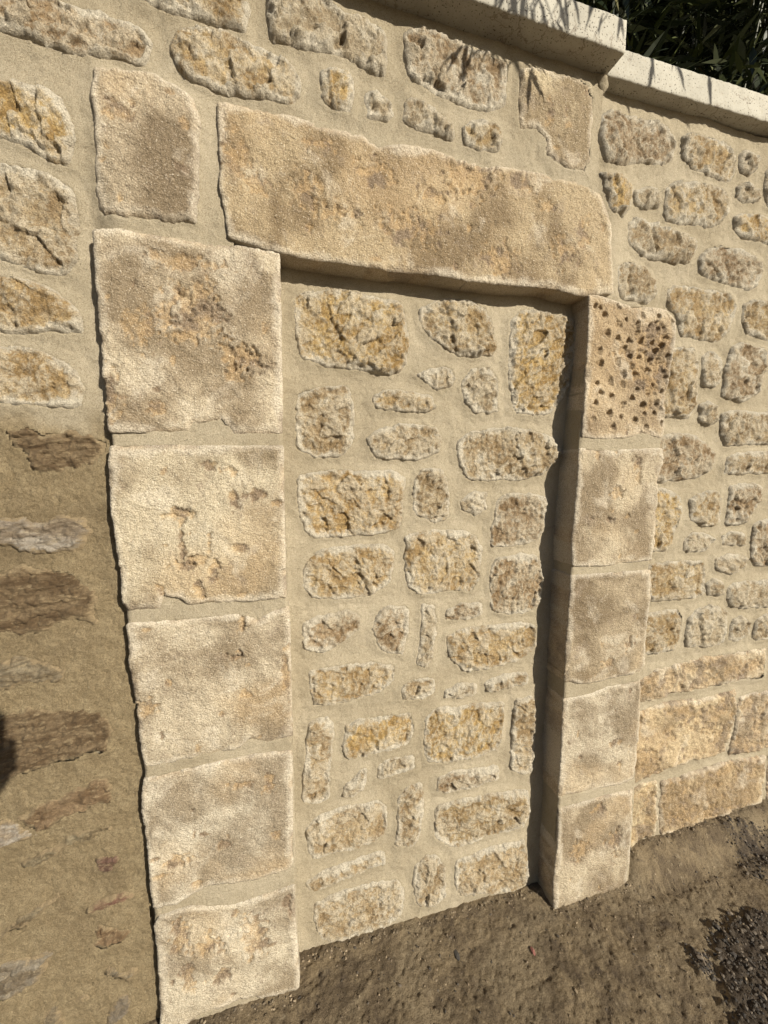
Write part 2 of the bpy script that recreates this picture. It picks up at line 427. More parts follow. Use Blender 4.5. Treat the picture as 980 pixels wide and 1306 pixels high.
def dressed_h(seed, base=.0, amp=.0022, chips=(), auto=8, edge_r=.006, pits=(), area=None, tool=0):
    r = random.Random(seed)
    def f(x, z, s):
        e = np.clip(s/edge_r, 0, 1); round_ = edge_r*.8*(1-np.sqrt(np.clip(1-(1-e)**2, 0, 1)))
        h = base-round_+amp*(1.1*fbm(x, z, 9, 3, seed)+.65*fbm(x, z, 48, 3, seed+2)+.5*fbm(x, z, 150, 3, seed+4, .7))
        # broken arrises
        brk = ss(.62, .9, vn(x*16, z*16, seed+20)+.25*vn(x*60, z*60, seed+22))*ss(.016, .002, s)
        h -= .0045*brk
        chip = .6*brk
        L_ = list(chips)
        if auto:
            x0, x1, z0, z1 = x.min(), x.max(), z.min(), z.max()
            for _ in range(auto):
                L_.append((r.uniform(x0+.02, x1-.02), r.uniform(z0+.02, z1-.02), r.uniform(.004, .013), r.uniform(.004, .016), r.uniform(.0015, .004)))
        for k, (cx, cz, rx, rz, dp) in enumerate(L_):
            dx = (x-cx)/rx; dz = (z-cz)/rz
            near_ = (np.abs(dx) < 3) & (np.abs(dz) < 3)
            if not near_.any(): continue
            g = np.zeros_like(x); a, b2 = x[near_], z[near_]
            wob = .85*fbm(a, b2, 75, 4, seed+50+k, .62)
            rr = np.hypot(dx[near_], dz[near_])+wob
            g[near_] = ss(1.05, .62, rr)
            n = ridged(x, z, 60, 3, seed+60)
            h -= dp*g*(.55+.9*n); chip = np.maximum(chip, ss(1.5, .7, np.where(near_, np.hypot(dx, dz), 9))*.0+g)
        for cx, cz, rr_, dp in pits:
            ta = cx*91.0; qa = ((x-cx)*math.cos(ta)-(z-cz)*math.sin(ta))/rr_; qb = ((x-cx)*math.sin(ta)+(z-cz)*math.cos(ta))/rr_
            d = .55*np.hypot(qa, qb)+.45*np.maximum(np.maximum(-qa, .5*qa+.87*qb), .5*qa-.87*qb)*1.15+.25*fbm(x, z, 85, 2, seed+90); d = np.maximum(d, 0)
            h -= dp*np.clip(1-d**1.5, 0, 1)
            h += .0012*np.exp(-((d-1.15)/.22)**2); chip = np.maximum(chip, .12*ss(1.0, .6, d))  # pit hollows also tinted browner: their shade painted into the colour
        if area is not None:
            g = ss(1.1, .5, np.hypot((x-area[0])/area[2], (z-area[1])/area[3])+.5*fbm(x, z, 30, 3, seed+70))
            h -= g*.012*(.1+1.3*ridged(x, z, 42, 5, seed+71)); chip = np.maximum(chip, g)
        if tool:
            h += tool*.0007*np.sin((x*.5-z*1.0)*900+4*fbm(x, z, 20, 2, seed+80))
        return h, {'rim': np.clip(s/.03, 0, 1), 'chip': np.clip(chip, 0, 1)}
    return f

# ------------------------------------------------------------------ traced outlines: (origin x, origin y, scale) of the view they were read from
RA, RB, RCc, RD, RE, RF = (0, 0, .40816), (340, 0, .40816), (640, 0, .34694), (640, 320, .34694), (340, 320, .40816), (0, 400, .40816)
RG, RH, RI, RJ, RK, RL = (0, 780, .40248), (140, 780, .40288), (660, 680, .32653), (660, 980, .32653), (340, 680, .40816), (340, 1020, .40816)
FU = (0, 0, 1)
def px(reg, pts): return [(reg[0]+x*reg[2], reg[1]+y*reg[2]) for x, y in pts]
def wp(reg, pts, F): return np.array([unproj(p, F) for p in px(reg, pts)])

OCH, YEL, BRN, TAN, GRY, DRK = (.50, .37, .195), (.58, .41, .175), (.41, .30, .18), (.48, .37, .225), (.49, .405, .28), (.22, .155, .085)
# ---- the wall to the left of the doorway and above it
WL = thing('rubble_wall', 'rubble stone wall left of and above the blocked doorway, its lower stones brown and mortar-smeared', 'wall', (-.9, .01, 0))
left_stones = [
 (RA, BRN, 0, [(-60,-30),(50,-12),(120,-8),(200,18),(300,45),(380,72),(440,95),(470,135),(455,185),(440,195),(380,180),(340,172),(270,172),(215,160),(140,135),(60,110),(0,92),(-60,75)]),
 (RA, OCH, 0, [(400,-90),(600,-100),(765,-60),(775,30),(765,70),(765,100),(700,85),(620,62),(540,45),(470,15)]),
 (RA, OCH, 0, [(545,130),(565,100),(620,92),(700,105),(770,140),(840,165),(905,205),(935,250),(930,300),(900,322),(850,312),(760,300),(680,285),(600,250),(560,215),(545,170)]),
 (RA, YEL, 0, [(-60,262),(60,262),(140,280),(190,310),(225,400),(228,470),(205,515),(150,498),(100,470),(40,440),(-60,420)]),
 (RA, TAN, 1, [(-60,505),(60,525),(140,545),(220,590),(240,640),(245,720),(240,800),(225,850),(170,855),(110,845),(40,820),(-60,798)]),
 (FU, OCH, 0, [(-25,350),(30,357),(70,372),(98,395),(107,412),(106,425),(60,422),(30,426),(-25,418)]),
 (RF, OCH, 0, [(-60,110),(60,105),(140,125),(210,155),(245,185),(260,230),(258,285),(200,292),(120,288),(40,280),(-60,268)]),
 (RB, GRY, 0, [(10,-40),(150,-40),(230,35),(300,60),(360,90),(372,130),(368,235),(300,215),(250,185),(180,165),(110,155),(60,135),(25,125),(5,60)]),
 (RB, BRN, 0, [(435,110),(460,95),(520,105),(600,140),(680,170),(750,205),(745,270),(740,330),(690,348),(620,335),(550,305),(490,270),(450,240),(435,180)]),
 (RB, YEL, 0, [(170,225),(220,215),(262,240),(270,290),(262,355),(210,340),(170,310)]),
 (RB, GRY, 0, [(310,295),(350,290),(385,320),(395,360),(370,380),(315,370)]),
 (RB, GRY, 0, [(430,330),(450,315),(500,330),(560,375),(585,410),(575,440),(520,420),(470,405),(430,385)]),
 (RB, OCH, 0, [(612,400),(640,380),(700,385),(725,410),(735,440),(725,468),(660,465),(620,450)]),
]
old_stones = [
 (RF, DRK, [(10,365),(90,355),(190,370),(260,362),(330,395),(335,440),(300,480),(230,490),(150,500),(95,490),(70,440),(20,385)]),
 (RF, (.42,.37,.31), [(-60,635),(60,635),(150,650),(165,625),(250,625),(280,650),(270,720),(220,740),(160,755),(90,740),(-60,725)]),
 (FU, DRK, [(-25,735),(30,722),(85,728),(112,742),(128,765),(122,785),(130,800),(90,792),(50,808),(-25,812)]),
 (RG, (.30,.25,.17), [(-60,170),(60,145),(150,150),(205,180),(225,185),(205,215),(120,225),(50,245),(-60,280)]),
 (RG, (.225,.16,.09), [(-60,330),(50,325),(110,305),(190,300),(250,310),(310,310),(350,340),(362,400),(345,445),(290,448),(220,475),(120,500),(40,530),(-60,570)]),
 (RG, (.27,.185,.105), [(40,650),(60,640),(130,600),(210,565),(300,525),(345,520),(365,570),(355,610),(290,620),(220,650),(160,695),(100,690)]),
 (RG, (.52,.47,.41), [(-60,665),(40,655),(95,692),(150,700),(150,715),(80,725),(-60,768)]),
 (RG, (.30,.25,.16), [(50,830),(80,790),(150,760),(230,700),(300,680),(365,665),(350,690),(280,720),(200,760),(120,805)]),
 (RG, (.22,.13,.10), [(305,775),(345,765),(385,770),(375,800),(335,830),(305,820)]),
 (RG, (.27,.22,.14), [(-60,1050),(60,970),(130,920),(205,880),(200,905),(140,950),(60,1010),(-60,1090)]),
 (RG, (.27,.18,.10), [(285,1000),(340,990),(415,1005),(415,1030),(370,1050),(310,1075),(285,1065),(295,1030)]),
 (RG, (.33,.29,.23), [(-60,1120),(30,1105),(100,1090),(170,1070),(185,1075),(150,1130),(110,1180),(60,1215),(-60,1270)]),
 (RG, (.22,.19,.14), [(325,1125),(350,1130),(380,1145),(430,1130),(435,1160),(400,1178),(350,1165),(330,1150)]),
 (RG, (.20,.16,.11), [(220,1235),(250,1215),(295,1210),(290,1225),(240,1255)]),
 (RG, (.25,.20,.13), [(110,1340),(150,1250),(190,1240),(205,1290),(190,1340)]),
 (RG, (.24,.20,.15), [(330,1350),(345,1260),(370,1220),(420,1215),(415,1260),(380,1300),(370,1350)]),
]
def grow(p, d):
    c = (p.max(0)+p.min(0))/2; hw = (p.max(0)-p.min(0))/2
    return c+(p-c)*(1+d/hw)
def area_size(p): return float(min(p.max(0)-p.min(0)))
LEFT_P = []
for i, (reg, colr, dk, pts) in enumerate(left_stones):
    p = outline(grow(wp(reg, pts, y_left), .0065), chaikin=1, seed=i*13+1); LEFT_P.append(p)
    jit = random.Random(i).uniform(.9, 1.08)
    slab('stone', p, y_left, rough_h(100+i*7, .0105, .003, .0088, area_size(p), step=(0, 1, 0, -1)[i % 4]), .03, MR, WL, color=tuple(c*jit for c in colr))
OLD_P = []
for i, (reg, colr, pts) in enumerate(old_stones):
    p = outline(wp(reg, pts, y_left), chaikin=1, rough=.006, seed=i*17+5); OLD_P.append(p)
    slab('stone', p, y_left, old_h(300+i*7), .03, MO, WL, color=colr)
p = outline(wp(RG, [(268,950),(280,930),(340,905),(400,885),(430,895),(425,910),(370,925),(310,945),(275,962)], y_left), chaikin=1, rough=.001, seed=3); LEFT_P.append(p)
slab('stone', p, y_left, rough_h(77, .009, .002, .0015, .03), .03, MO, WL, color=(.20, .095, .065), label='thin dark red stone sliver standing proud of the sandy mortar')
# two smooth squared blocks of the same wall
blk = [(RA, (.37,.305,.215), 'tall squared block beside the left end of the lintel', .014,
        [(292,215),(370,225),(470,235),(560,270),(605,310),(628,370),(625,500),(618,640),(622,700),(540,700),(430,690),(330,685),(308,660),(298,560),(300,420),(290,300)]),
       (RCc, (.47,.39,.26), 'large smooth pale block directly under the end of the upper coping', .010,
        [(65,250),(130,242),(200,272),(280,284),(322,318),(336,370),(332,500),(324,600),(300,645),(240,628),(190,602),(160,580),(150,520),(120,480),(60,480),(55,400),(60,300)])]
for i, (reg, colr, lab, hh, pts) in enumerate(blk):
    p = outline(wp(reg, pts, y_left), chaikin=0, rough=.0025, seed=i+50); LEFT_P.append(p)
    ch = [(*unproj((155+65*i*8, 150), y_left), .03, .018, .003)] if i == 0 else [(*unproj((700, 150), y_left), .012, .03, .003)]
    slab('stone', p, y_left, dressed_h(500+i, hh, .0032, ch, 7, .012), .03, MD, WL, color=colr, label=lab)

# ---- the dressed door surround
WS = thing('stone_door_surround', 'pale dressed sandstone surround of jamb blocks and one long lintel framing the blocked doorway', 'door surround', (.43, 0, 0))
def chips(reg, L_): 
    out = []
    for cx, cz, rx, rz, dp in L_:
        X, Z = unproj((reg[0]+cx*reg[2], reg[1]+cz*reg[2]), y_face)
        out.append((X, Z, rx*reg[2]/450, rz*reg[2]/450, dp*1.45))
    return out
S_P = []
LINT = [(277,127),(300,128),(340,136),(381,149),(422,159),(462,171),(483,186),(515,182),(552,188),(585,200),(617,212),(642,212),(675,217),(707,223),(740,228),(752,233),(768,246),(779,274),(782,298),(783,374),(758,376),(741,377),(700,366),(642,363),(600,358),(544,348),(503,345),(422,333),(362,324),(330,315),(291,303),(288,280),(283,255),(279,240),(280,200),(277,160)]
R = FU
blocks = [
 ('lintel', LINT, (.37,.29,.18), [(410,185,14,8,.002),(425,270,30,7,.003),(300,200,14,22,.002),(480,220,22,14,.003),(600,225,30,20,.004),(665,232,18,10,.003),(395,240,20,16,.003),(520,290,40,18,.003),(640,330,26,16,.003),(720,320,16,18,.003),(330,235,12,10,.002),(555,250,22,8,.003),(700,262,14,8,.002),(745,300,10,22,.002)], 16, 0, None),
 ('jamb_block', [(117,291),(150,291),(205,300),(260,308),(310,313),(357,322),(359,400),(361,554),(298,554),(290,543),(282,535),(245,541),(241,550),(139,552),(134,520),(129,440),(122,360)], (.46,.39,.285),
   [(240,335,34,7,.004),(252,375,20,12,.005),(245,410,26,20,.005),(235,390,9,20,.004),(310,455,22,14,.006),(300,470,10,12,.004),(270,400,10,16,.003),(180,420,14,20,.002),(200,520,10,8,.003),(140,510,10,26,.003)], 10, 0, None),
 ('jamb_block', [(139,569),(196,567),(286,568),(362,568),(363,645),(365,718),(366,763),(314,767),(269,769),(241,771),(229,763),(208,759),(204,778),(163,779),(156,771),(153,727),(143,661),(138,606)], (.475,.41,.30),
   [(265,594,8,6,.004),(230,655,11,6,.005),(215,658,8,3,.004),(231,690,4,22,.005),(247,714,16,5,.006),(240,722,12,5,.005),(272,728,7,13,.005),(267,695,3,11,.004),(299,640,5,14,.004),(325,632,12,7,.004),(305,698,12,5,.004),(252,752,7,10,.004),(205,752,6,7,.003),(295,602,4,5,.003),(355,642,6,4,.004),(308,758,5,4,.003)], 6, 0, None),
 ('jamb_block', [(160,795),(212,792),(269,786),(301,783),(329,790),(337,785),(358,776),(369,774),(371,820),(372,881),(374,943),(341,949),(317,943),(305,955),(269,963),(221,973),(184,980),(180,961),(172,901),(164,848)], (.46,.395,.295),
   [(309,795,5,14,.006),(302,838,9,6,.006),(313,887,6,5,.003),(185,905,12,12,.005),(365,860,5,26,.004),(216,872,4,4,.003)], 6, 0, None),
 ('jamb_block', [(182,994),(229,983),(281,971),(321,963),(373,957),(374,1022),(375,1102),(366,1112),(341,1118),(313,1126),(285,1129),(265,1131),(241,1145),(217,1157),(196,1160),(192,1143),(188,1086),(180,1038)], (.52,.465,.37),
   [(228,1100,14,8,.005),(288,1076,9,7,.005),(345,1000,10,14,.003),(310,1000,16,5,.003),(250,1130,7,5,.004),(353,1065,7,7,.003)], 6, 1, None),
 ('jamb_block', [(202,1169),(241,1157),(273,1157),(301,1153),(341,1141),(376,1128),(378,1183),(383,1247),(382,1263),(341,1270),(301,1278),(253,1298),(206,1330),(202,1263),(200,1215),(196,1183)], (.49,.43,.33),
   [(230,1195,10,24,.005),(270,1205,18,14,.005),(325,1195,14,30,.004),(280,1245,14,10,.004),(366,1150,6,14,.005),(240,1250,8,20,.003)], 8, 0, None),
 ('jamb_block', px(RD, [(322,157),(360,160),(420,180),(470,200),(560,205),(610,215),(640,250),(640,330),(620,450),(605,560),(600,650),(590,690),(520,672),(460,688),(380,692),(296,686),(303,560),(313,440),(320,300),(324,200)]), (.40,.31,.20), [], 4, 0, 'pits'),
 ('jamb_block', [(740,571),(786,575),(793,573),(845,571),(847,584),(841,615),(839,650),(836,690),(832,715),(800,718),(774,722),(730,723),(731,690),(735,640),(738,600)], (.44,.37,.265),
   [(787,577,4,3,.003),(788,630,12,8,.005),(815,608,5,16,.004),(780,663,9,4,.004),(800,660,5,7,.004),(813,590,8,10,.003),(812,678,4,4,.003)], 4, 0, None),
 ('jamb_block', px(RI, [(210,165),(350,155),(440,148),(525,142),(528,200),(515,300),(500,400),(498,520),(480,545),(400,560),(330,578),(260,590),(185,583),(190,480),(200,350),(205,250)]), (.34,.275,.185),
   [(802,820,6,14,.004),(775,845,10,8,.003)], 5, 1, None),
 ('jamb_block', px(RI, [(185,645),(280,630),(360,600),(440,585),(485,572),(490,610),(478,750),(470,880),(462,965),(400,985),(320,1000),(250,1020),(165,1040),(168,950),(175,800)]), (.45,.39,.295),
   [(785,948,14,6,.003),(790,975,6,8,.003),(740,965,4,6,.003)], 5, 0, None),
 ('jamb_block', px(RJ, [(165,160),(250,135),(350,105),(455,82),(450,200),(440,330),(430,420),(428,470),(350,505),(250,540),(140,580),(145,450),(155,300)]), (.45,.38,.275),
   [(765,1030,12,10,.004),(785,1075,12,26,.004),(740,1085,16,18,.003)], 6, 0, None),
]
pits_px = [(365,205),(380,235),(430,208),(580,240),(550,270),(578,290),(500,295),(430,270),(388,300),(430,320),(605,320),(360,370),(398,385),(428,405),(362,415),(500,270),(560,335),(590,350),(520,330),(350,485),(398,480),(445,490),(500,510),(405,535),(345,560),(445,565),(520,570),(570,560),(395,595),(335,620),(410,645),(490,625),(560,600),(450,450),(480,385),(515,390),(550,400),(590,440),(605,470),(480,420),(540,440),(570,370),(525,600),(585,580),(455,355),(500,455),(560,490),(480,540),(590,520),(440,610),(530,650),(470,330),(625,270),(365,520),(345,200),(610,390),(540,525),(590,635),(460,250),(520,240)]
CORE_L = [(121,294),(357,325),(361,560),(368,775),(374,950),(382,1262),(383,1290),(207,1340),(184,985),(162,795),(141,560)]
CORE_R = [(757,378),(741,560),(731,722),(721,880),(714,1020),(706,1164),(706,1190),(803,1150),(804,1128),(812,1000),(818,860),(831,715),(845,571),(852,420),(815,384)]
for i, (nm, pts, colr, ch, auto, tool, special) in enumerate(blocks):
    p0 = wp(FU, pts, y_face)
    p = outline(p0, seg=.006, chaikin=0, rough=.0009, seed=i*5+2); S_P.append(p)
    kw = {}
    if special == 'pits':
        rr = random.Random(3)
        kw['pits'] = [(*unproj((RD[0]+a*RD[2], RD[1]+b*RD[2]), y_face), rr.uniform(.0075, .0145), rr.uniform(.008, .0135)) for a, b in pits_px]
        c = unproj((RD[0]+540*RD[2], RD[1]+400*RD[2]), y_face); kw['area'] = (c[0], c[1], .085, .13)
    lab = {0: 'one long sandstone lintel, smooth with ochre stains and worn upper edge', 6: 'top right jamb block, its face covered in small drilled pits'}.get(i)
    slab(nm, p, y_face, dressed_h(700+i*3, .003*(i % 3)/2, .0026, chips(FU, ch), auto, .0030, tool=tool, **kw), .10, MD, WS, res=.0023 if special else .0031, color=colr, label=lab)
def mortar_h(seed, amp=.0016, off=0., old=0.):
    def f(x, z, s):
        return off+amp*(fbm(x, z, 9, 3, seed)+.6*fbm(x, z, 50, 3, seed+3)+.35*fbm(x, z, 170, 2, seed+6))-.004*(1-ss(0, .006, s)), {'old': x*0+old}
    return f
def joint_h(seed):
    m0 = mortar_h(seed, off=-.003)
    def f(x, z, s):
        h, a = m0(x, z, s); P = np.stack([x, z], 1); d = np.full(len(x), -1.0)
        for q in S_P:
            lo, hi = q.min(0)-.02, q.max(0)+.02; k_ = ((P > lo) & (P < hi)).all(1)
            if k_.any(): d[k_] = np.maximum(d[k_], sdist(P[k_], q)[0])
        return h-.03*ss(.002, .012, d), a
    return f
for k, c in enumerate((CORE_L, CORE_R)):
    p = outline(wp(FU, c, y_face), chaikin=0, rough=.0008, seed=90+k)
    slab('joint_mortar', p, y_face, joint_h(40+k), .094, MM, WS)

# ---- blocked-up door panel
WP = thing('blocked_doorway', 'door opening walled up with small cream and ochre rubble stones set in pale mortar', 'walled-up door', (.43, .07, 0))
panel_stones = [
 (RE, YEL, [(90,140),(150,125),(240,125),(330,145),(420,165),(438,230),(440,310),(425,375),(370,388),(280,370),(180,360),(110,335),(92,260)], 1),
 (RE, OCH, [(480,180),(540,155),(620,152),(680,180),(705,230),(715,300),(700,330),(640,335),(575,322),(530,290),(490,250),(475,215)], 1),
 (RE, YEL, [(765,215),(800,185),(860,190),(920,215),(938,250),(925,340),(905,440),(890,505),(840,515),(770,500),(755,400),(755,290)], 0),
 (RE, GRY, [(465,385),(530,362),(575,372),(588,395),(570,430),(520,432),(490,410)], 0),
 (RE, GRY, [(605,420),(640,370),(690,365),(722,400),(720,500),(690,508),(650,508),(615,470)], 0),
 (RE, OCH, [(335,450),(380,435),(450,445),(520,455),(525,495),(480,505),(400,500),(338,495)], 0),
 (RE, TAN, [(95,450),(160,425),(250,425),(270,480),(270,590),(240,642),(150,642),(100,620),(90,540)], 0),
 (RE, TAN, [(310,590),(350,555),(430,540),(520,550),(545,580),(535,630),(480,650),(400,650),(340,645)], 0),
 (RE, TAN, [(595,600),(640,565),(740,550),(820,558),(880,575),(892,630),(870,690),(800,715),(700,715),(625,710),(600,660)], -1),
 (RE, (.58,.41,.19), [(92,705),(180,688),(300,690),(400,690),(430,710),(425,800),(415,860),(350,880),(250,890),(140,893),(105,830)], 0),
 (RE, TAN, [(460,730),(480,685),(550,685),(570,760),(565,840),(520,848),(460,820)], 0),
 (RE, GRY, [(605,780),(640,750),(685,760),(685,805),(650,827),(610,810)], 0),
 (RE, BRN, [(700,870),(720,775),(770,755),(830,760),(878,770),(870,850),(845,905),(770,920),(700,920)], 0),
 (RK, OCH, [(115,110),(160,55),(260,42),(370,35),(400,70),(385,150),(330,190),(240,205),(150,200),(120,170)], -1),
 (RK, OCH, [(430,20),(450,0),(520,-10),(600,-10),(650,5),(672,50),(665,140),(640,175),(560,180),(480,192),(440,160)], 0),
 (RK, BRN, [(700,110),(720,75),(800,65),(850,75),(862,150),(850,220),(810,248),(740,252),(705,240),(695,170)], 0),
 (RK, BRN, [(112,280),(160,260),(250,238),(295,260),(280,310),(230,345),(180,368),(120,360)], 0),
 (RK, BRN, [(340,260),(370,228),(440,230),(440,300),(430,370),(380,375),(345,350),(332,290)], 0),
 (RK, GRY, [(480,225),(525,222),(528,300),(520,380),(500,418),(468,410),(478,330)], 0),
 (RK, BRN, [(560,240),(600,220),(670,215),(670,250),(640,265),(560,270)], 0),
 (RK, OCH, [(560,320),(620,295),(720,290),(800,275),(840,290),(840,350),(800,390),(720,415),(620,430),(570,390)], 0),
 (RK, OCH, [(135,430),(200,415),(320,402),(400,415),(395,460),(340,500),(240,525),(150,535),(138,490)], 0),
 (RK, TAN, [(425,470),(470,450),(522,455),(525,495),(480,515),(420,520)], 0),
 (RK, GRY, [(558,490),(600,472),(655,470),(655,500),(600,512),(555,512)], 0),
 (RK, TAN, [(680,465),(740,440),(810,435),(815,465),(750,485),(690,495)], 0),
 (RK, TAN, [(130,590),(190,570),(208,600),(200,700),(195,820),(150,842),(112,835),(118,720)], 0),
 (RK, YEL, [(245,600),(290,580),(400,565),(450,560),(462,600),(445,650),(380,675),(300,690),(255,705),(240,670)], 0),
 (RK, YEL, [(495,580),(530,545),(620,540),(740,525),(740,600),(725,670),(640,700),(560,712),(500,712),(488,640)], 0),
 (RK, TAN, [(775,520),(835,510),(838,600),(830,740),(790,752),(760,730),(765,630)], 0),
 (RK, GRY, [(350,720),(400,695),(460,690),(462,730),(400,755),(350,762)], 0),
 (RK, GRY, [(240,790),(290,740),(315,735),(305,790),(270,820),(238,820)], 0),
 (RK, BRN, [(535,760),(600,740),(720,725),(722,765),(640,790),(560,808),(530,800)], 0),
 (RK, TAN, [(410,830),(440,785),(485,775),(492,840),(480,930),(460,975),(405,970),(410,900)], 0),
 (RK, OCH, [(530,850),(620,830),(720,810),(815,800),(820,860),(800,915),(700,940),(640,965),(580,978),(525,950)], 0),
 (RL, TAN, [(125,90),(160,45),(260,15),(350,0),(375,30),(370,100),(330,130),(240,155),(150,180),(130,150)], 0),
 (RL, TAN, [(115,255),(180,220),(280,185),(365,160),(370,195),(300,220),(200,260),(140,280)], 0),
 (RL, TAN, [(150,320),(220,290),(320,260),(400,245),(430,280),(425,350),(380,385),(300,410),(230,435),(170,430),(150,380)], 0),
 (RL, TAN, [(465,200),(500,165),(535,170),(560,220),(555,300),(520,325),(470,330),(455,260)], 0),
 (RL, TAN, [(590,190),(650,165),(740,135),(800,125),(815,180),(815,250),(780,280),(700,290),(600,295),(585,250)], 0),
]
PAN_P = []
for i, (reg, colr, pts, st) in enumerate(panel_stones):
    q_ = [(x_+13 if x_ > 722-(y_-393)*.053-9 else x_, y_) for x_, y_ in px(reg, pts)]   # stones that run on into the shade of the jamb
    p = outline(grow(wp(FU, q_, y_panel), .005), chaikin=1, seed=i*11+400, rough=.003); PAN_P.append(p)
    jit = random.Random(i+90).uniform(.9, 1.1)
    a = area_size(p)
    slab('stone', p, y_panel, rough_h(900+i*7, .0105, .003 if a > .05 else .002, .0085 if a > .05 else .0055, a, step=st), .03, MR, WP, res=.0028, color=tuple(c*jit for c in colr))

# ---- the wall to the right, set back
WR = thing('rubble_wall', 'rubble stone wall right of the doorway, set back, with larger flat blocks along its foot', 'wall', (2.2, .07, 0))
right_stones = [
 (RCc, BRN, [(360,430),(400,415),(480,435),(560,450),(610,480),(630,530),(625,590),(590,610),(500,600),(430,605),(385,585),(355,520)]),
 (RCc, OCH, [(665,510),(690,500),(760,515),(830,540),(858,590),(850,640),(825,668),(760,650),(700,620),(665,590)]),
 (RCc, GRY, [(870,575),(900,560),(935,580),(930,625),(900,645),(868,635)]),
 (RCc, GRY, [(860,690),(890,680),(940,705),(938,740),(900,748),(860,730)]),
 (RCc, GRY, [(962,640),(990,615),(1040,620),(1040,760),(975,765),(962,700)]),
 (RCc, YEL, [(365,640),(400,640),(465,680),(468,760),(440,795),(400,775),(380,700)]),
 (RCc, GRY, [(490,710),(530,692),(570,710),(575,760),(530,765),(490,750)]),
 (RCc, OCH, [(600,700),(640,670),(720,680),(800,700),(830,730),(825,790),(770,840),(700,830),(640,825),(598,800)]),
 (RCc, TAN, [(460,840),(490,808),(560,830),(620,850),(690,875),(700,920),(680,970),(600,960),(520,945),(465,900)]),
 (RCc, YEL, [(848,800),(890,790),(960,800),(1040,820),(1040,920),(960,895),(880,875),(850,840)]),
 (RD, BRN, [(720,30),(750,0),(800,-10),(880,0),(940,40),(950,90),(930,130),(900,145),(840,130),(760,105),(720,80)]),
 (RD, TAN, [(425,60),(460,45),(520,70),(560,120),(560,170),(530,190),(470,180),(430,165),(422,110)]),
 (RD, OCH, [(605,150),(640,135),(740,145),(830,165),(852,210),(835,290),(790,330),(740,325),(650,310),(640,240),(610,215)]),
 (RD, OCH, [(885,200),(930,185),(1040,200),(1040,335),(960,325),(890,300),(880,250)]),
 (RD, OCH, [(600,360),(700,360),(712,400),(705,560),(685,610),(640,612),(560,600),(565,500),(585,420)]),
 (RD, TAN, [(735,390),(770,375),(800,400),(798,480),(770,505),(735,490)]),
 (RD, BRN, [(840,360),(880,345),(970,370),(960,450),(940,520),(890,550),(830,545),(808,530),(820,440)]),
 (RD, TAN, [(730,570),(760,555),(785,580),(780,630),(750,645),(728,620)]),
 (RD, TAN, [(808,610),(850,590),(930,600),(1040,600),(1040,705),(900,710),(815,715),(798,670)]),
 (RD, TAN, [(820,770),(860,745),(950,740),(1040,735),(1040,815),(900,815),(820,820)]),
 (RD, BRN, [(560,690),(620,675),(700,680),(750,710),(778,750),(760,800),(720,830),(650,840),(560,850)]),
 (RD, YEL, [(540,880),(610,880),(650,910),(655,960),(630,1020),(620,1080),(590,1100),(535,1100)]),
 (RD, OCH, [(690,915),(740,890),(795,885),(800,940),(790,1000),(740,1010),(690,990)]),
 (RD, BRN, [(835,870),(880,855),(948,865),(945,920),(900,980),(880,1005),(822,1005),(830,930)]),
 (RD, GRY, [(670,1060),(700,1035),(760,1045),(778,1060),(745,1100),(670,1105)]),
 (RD, GRY, [(805,1050),(850,1035),(890,1040),(885,1080),(810,1080)]),
 (RD, BRN, [(925,1010),(960,990),(1060,990),(1060,1170),(915,1150)]),
 (RI, GRY, [(770,100),(830,82),(885,90),(880,130),(830,160),(775,145)]),
 (RI, OCH, [(500,130),(600,110),(720,108),(728,160),(722,235),(680,250),(600,258),(500,262)]),
 (RI, GRY, [(738,200),(765,180),(798,190),(798,230),(770,243),(738,235)]),
 (RI, GRY, [(820,220),(860,195),(1060,175),(1060,285),(900,290),(830,292),(815,250)]),
 (RI, OCH, [(480,330),(560,305),(615,300),(635,330),(625,420),(600,455),(480,470)]),
 (RI, GRY, [(660,340),(690,300),(750,280),(808,300),(808,380),(780,435),(710,440),(655,440),(652,390)]),
 (RI, GRY, [(840,340),(870,325),(905,350),(895,400),(850,420),(820,415),(830,370)]),
 (RI, TAN, [(930,340),(970,315),(1060,310),(1060,400),(915,415)]),
]
plinth = [
 (RI, (.43,.35,.235), [(440,600),(530,530),(640,505),(760,475),(900,452),(965,450),(968,500),(955,570),(900,570),(760,600),(620,630),(440,672)]),
 (RI, (.43,.35,.24), [(980,440),(1080,430),(1080,570),(985,575)]),
 (RI, (.48,.38,.24), [(430,710),(560,665),(700,640),(850,610),(848,680),(830,770),(805,860),(700,885),(600,910),(530,945),(430,990)]),
 (RI, (.44,.36,.25), [(862,640),(900,620),(1080,590),(1080,810),(900,860),(820,868),(850,720)]),
 (RI, (.47,.38,.24), [(420,990),(543,965),(543,1080),(535,1172),(420,1230)]),
 (RI, (.50,.39,.24), [(558,970),(700,925),(850,880),(965,865),(960,950),(950,1045),(800,1100),(650,1150),(548,1180),(548,1060)]),
 (RI, (.45,.37,.26), [(978,860),(1080,840),(1080,1030),(965,1055)]),
]
RGT_P = []
def plinth_h(seed):
    b0 = dressed_h(seed, .010, .0055, (), 26, .010)
    def f(x, z, s):
        h, a = b0(x, z, s)
        m_ = ss(.48, .72, vn(x*14+seed, z*18, seed+3)+.25*fbm(x, z, 60, 3, seed+4))
        h = h-m_*.006*(.2+1.3*ridged(x, z, 55, 4, seed+5)); a['chip'] = np.clip(a['chip']+.75*m_, 0, 1)
        return h, a
    return f
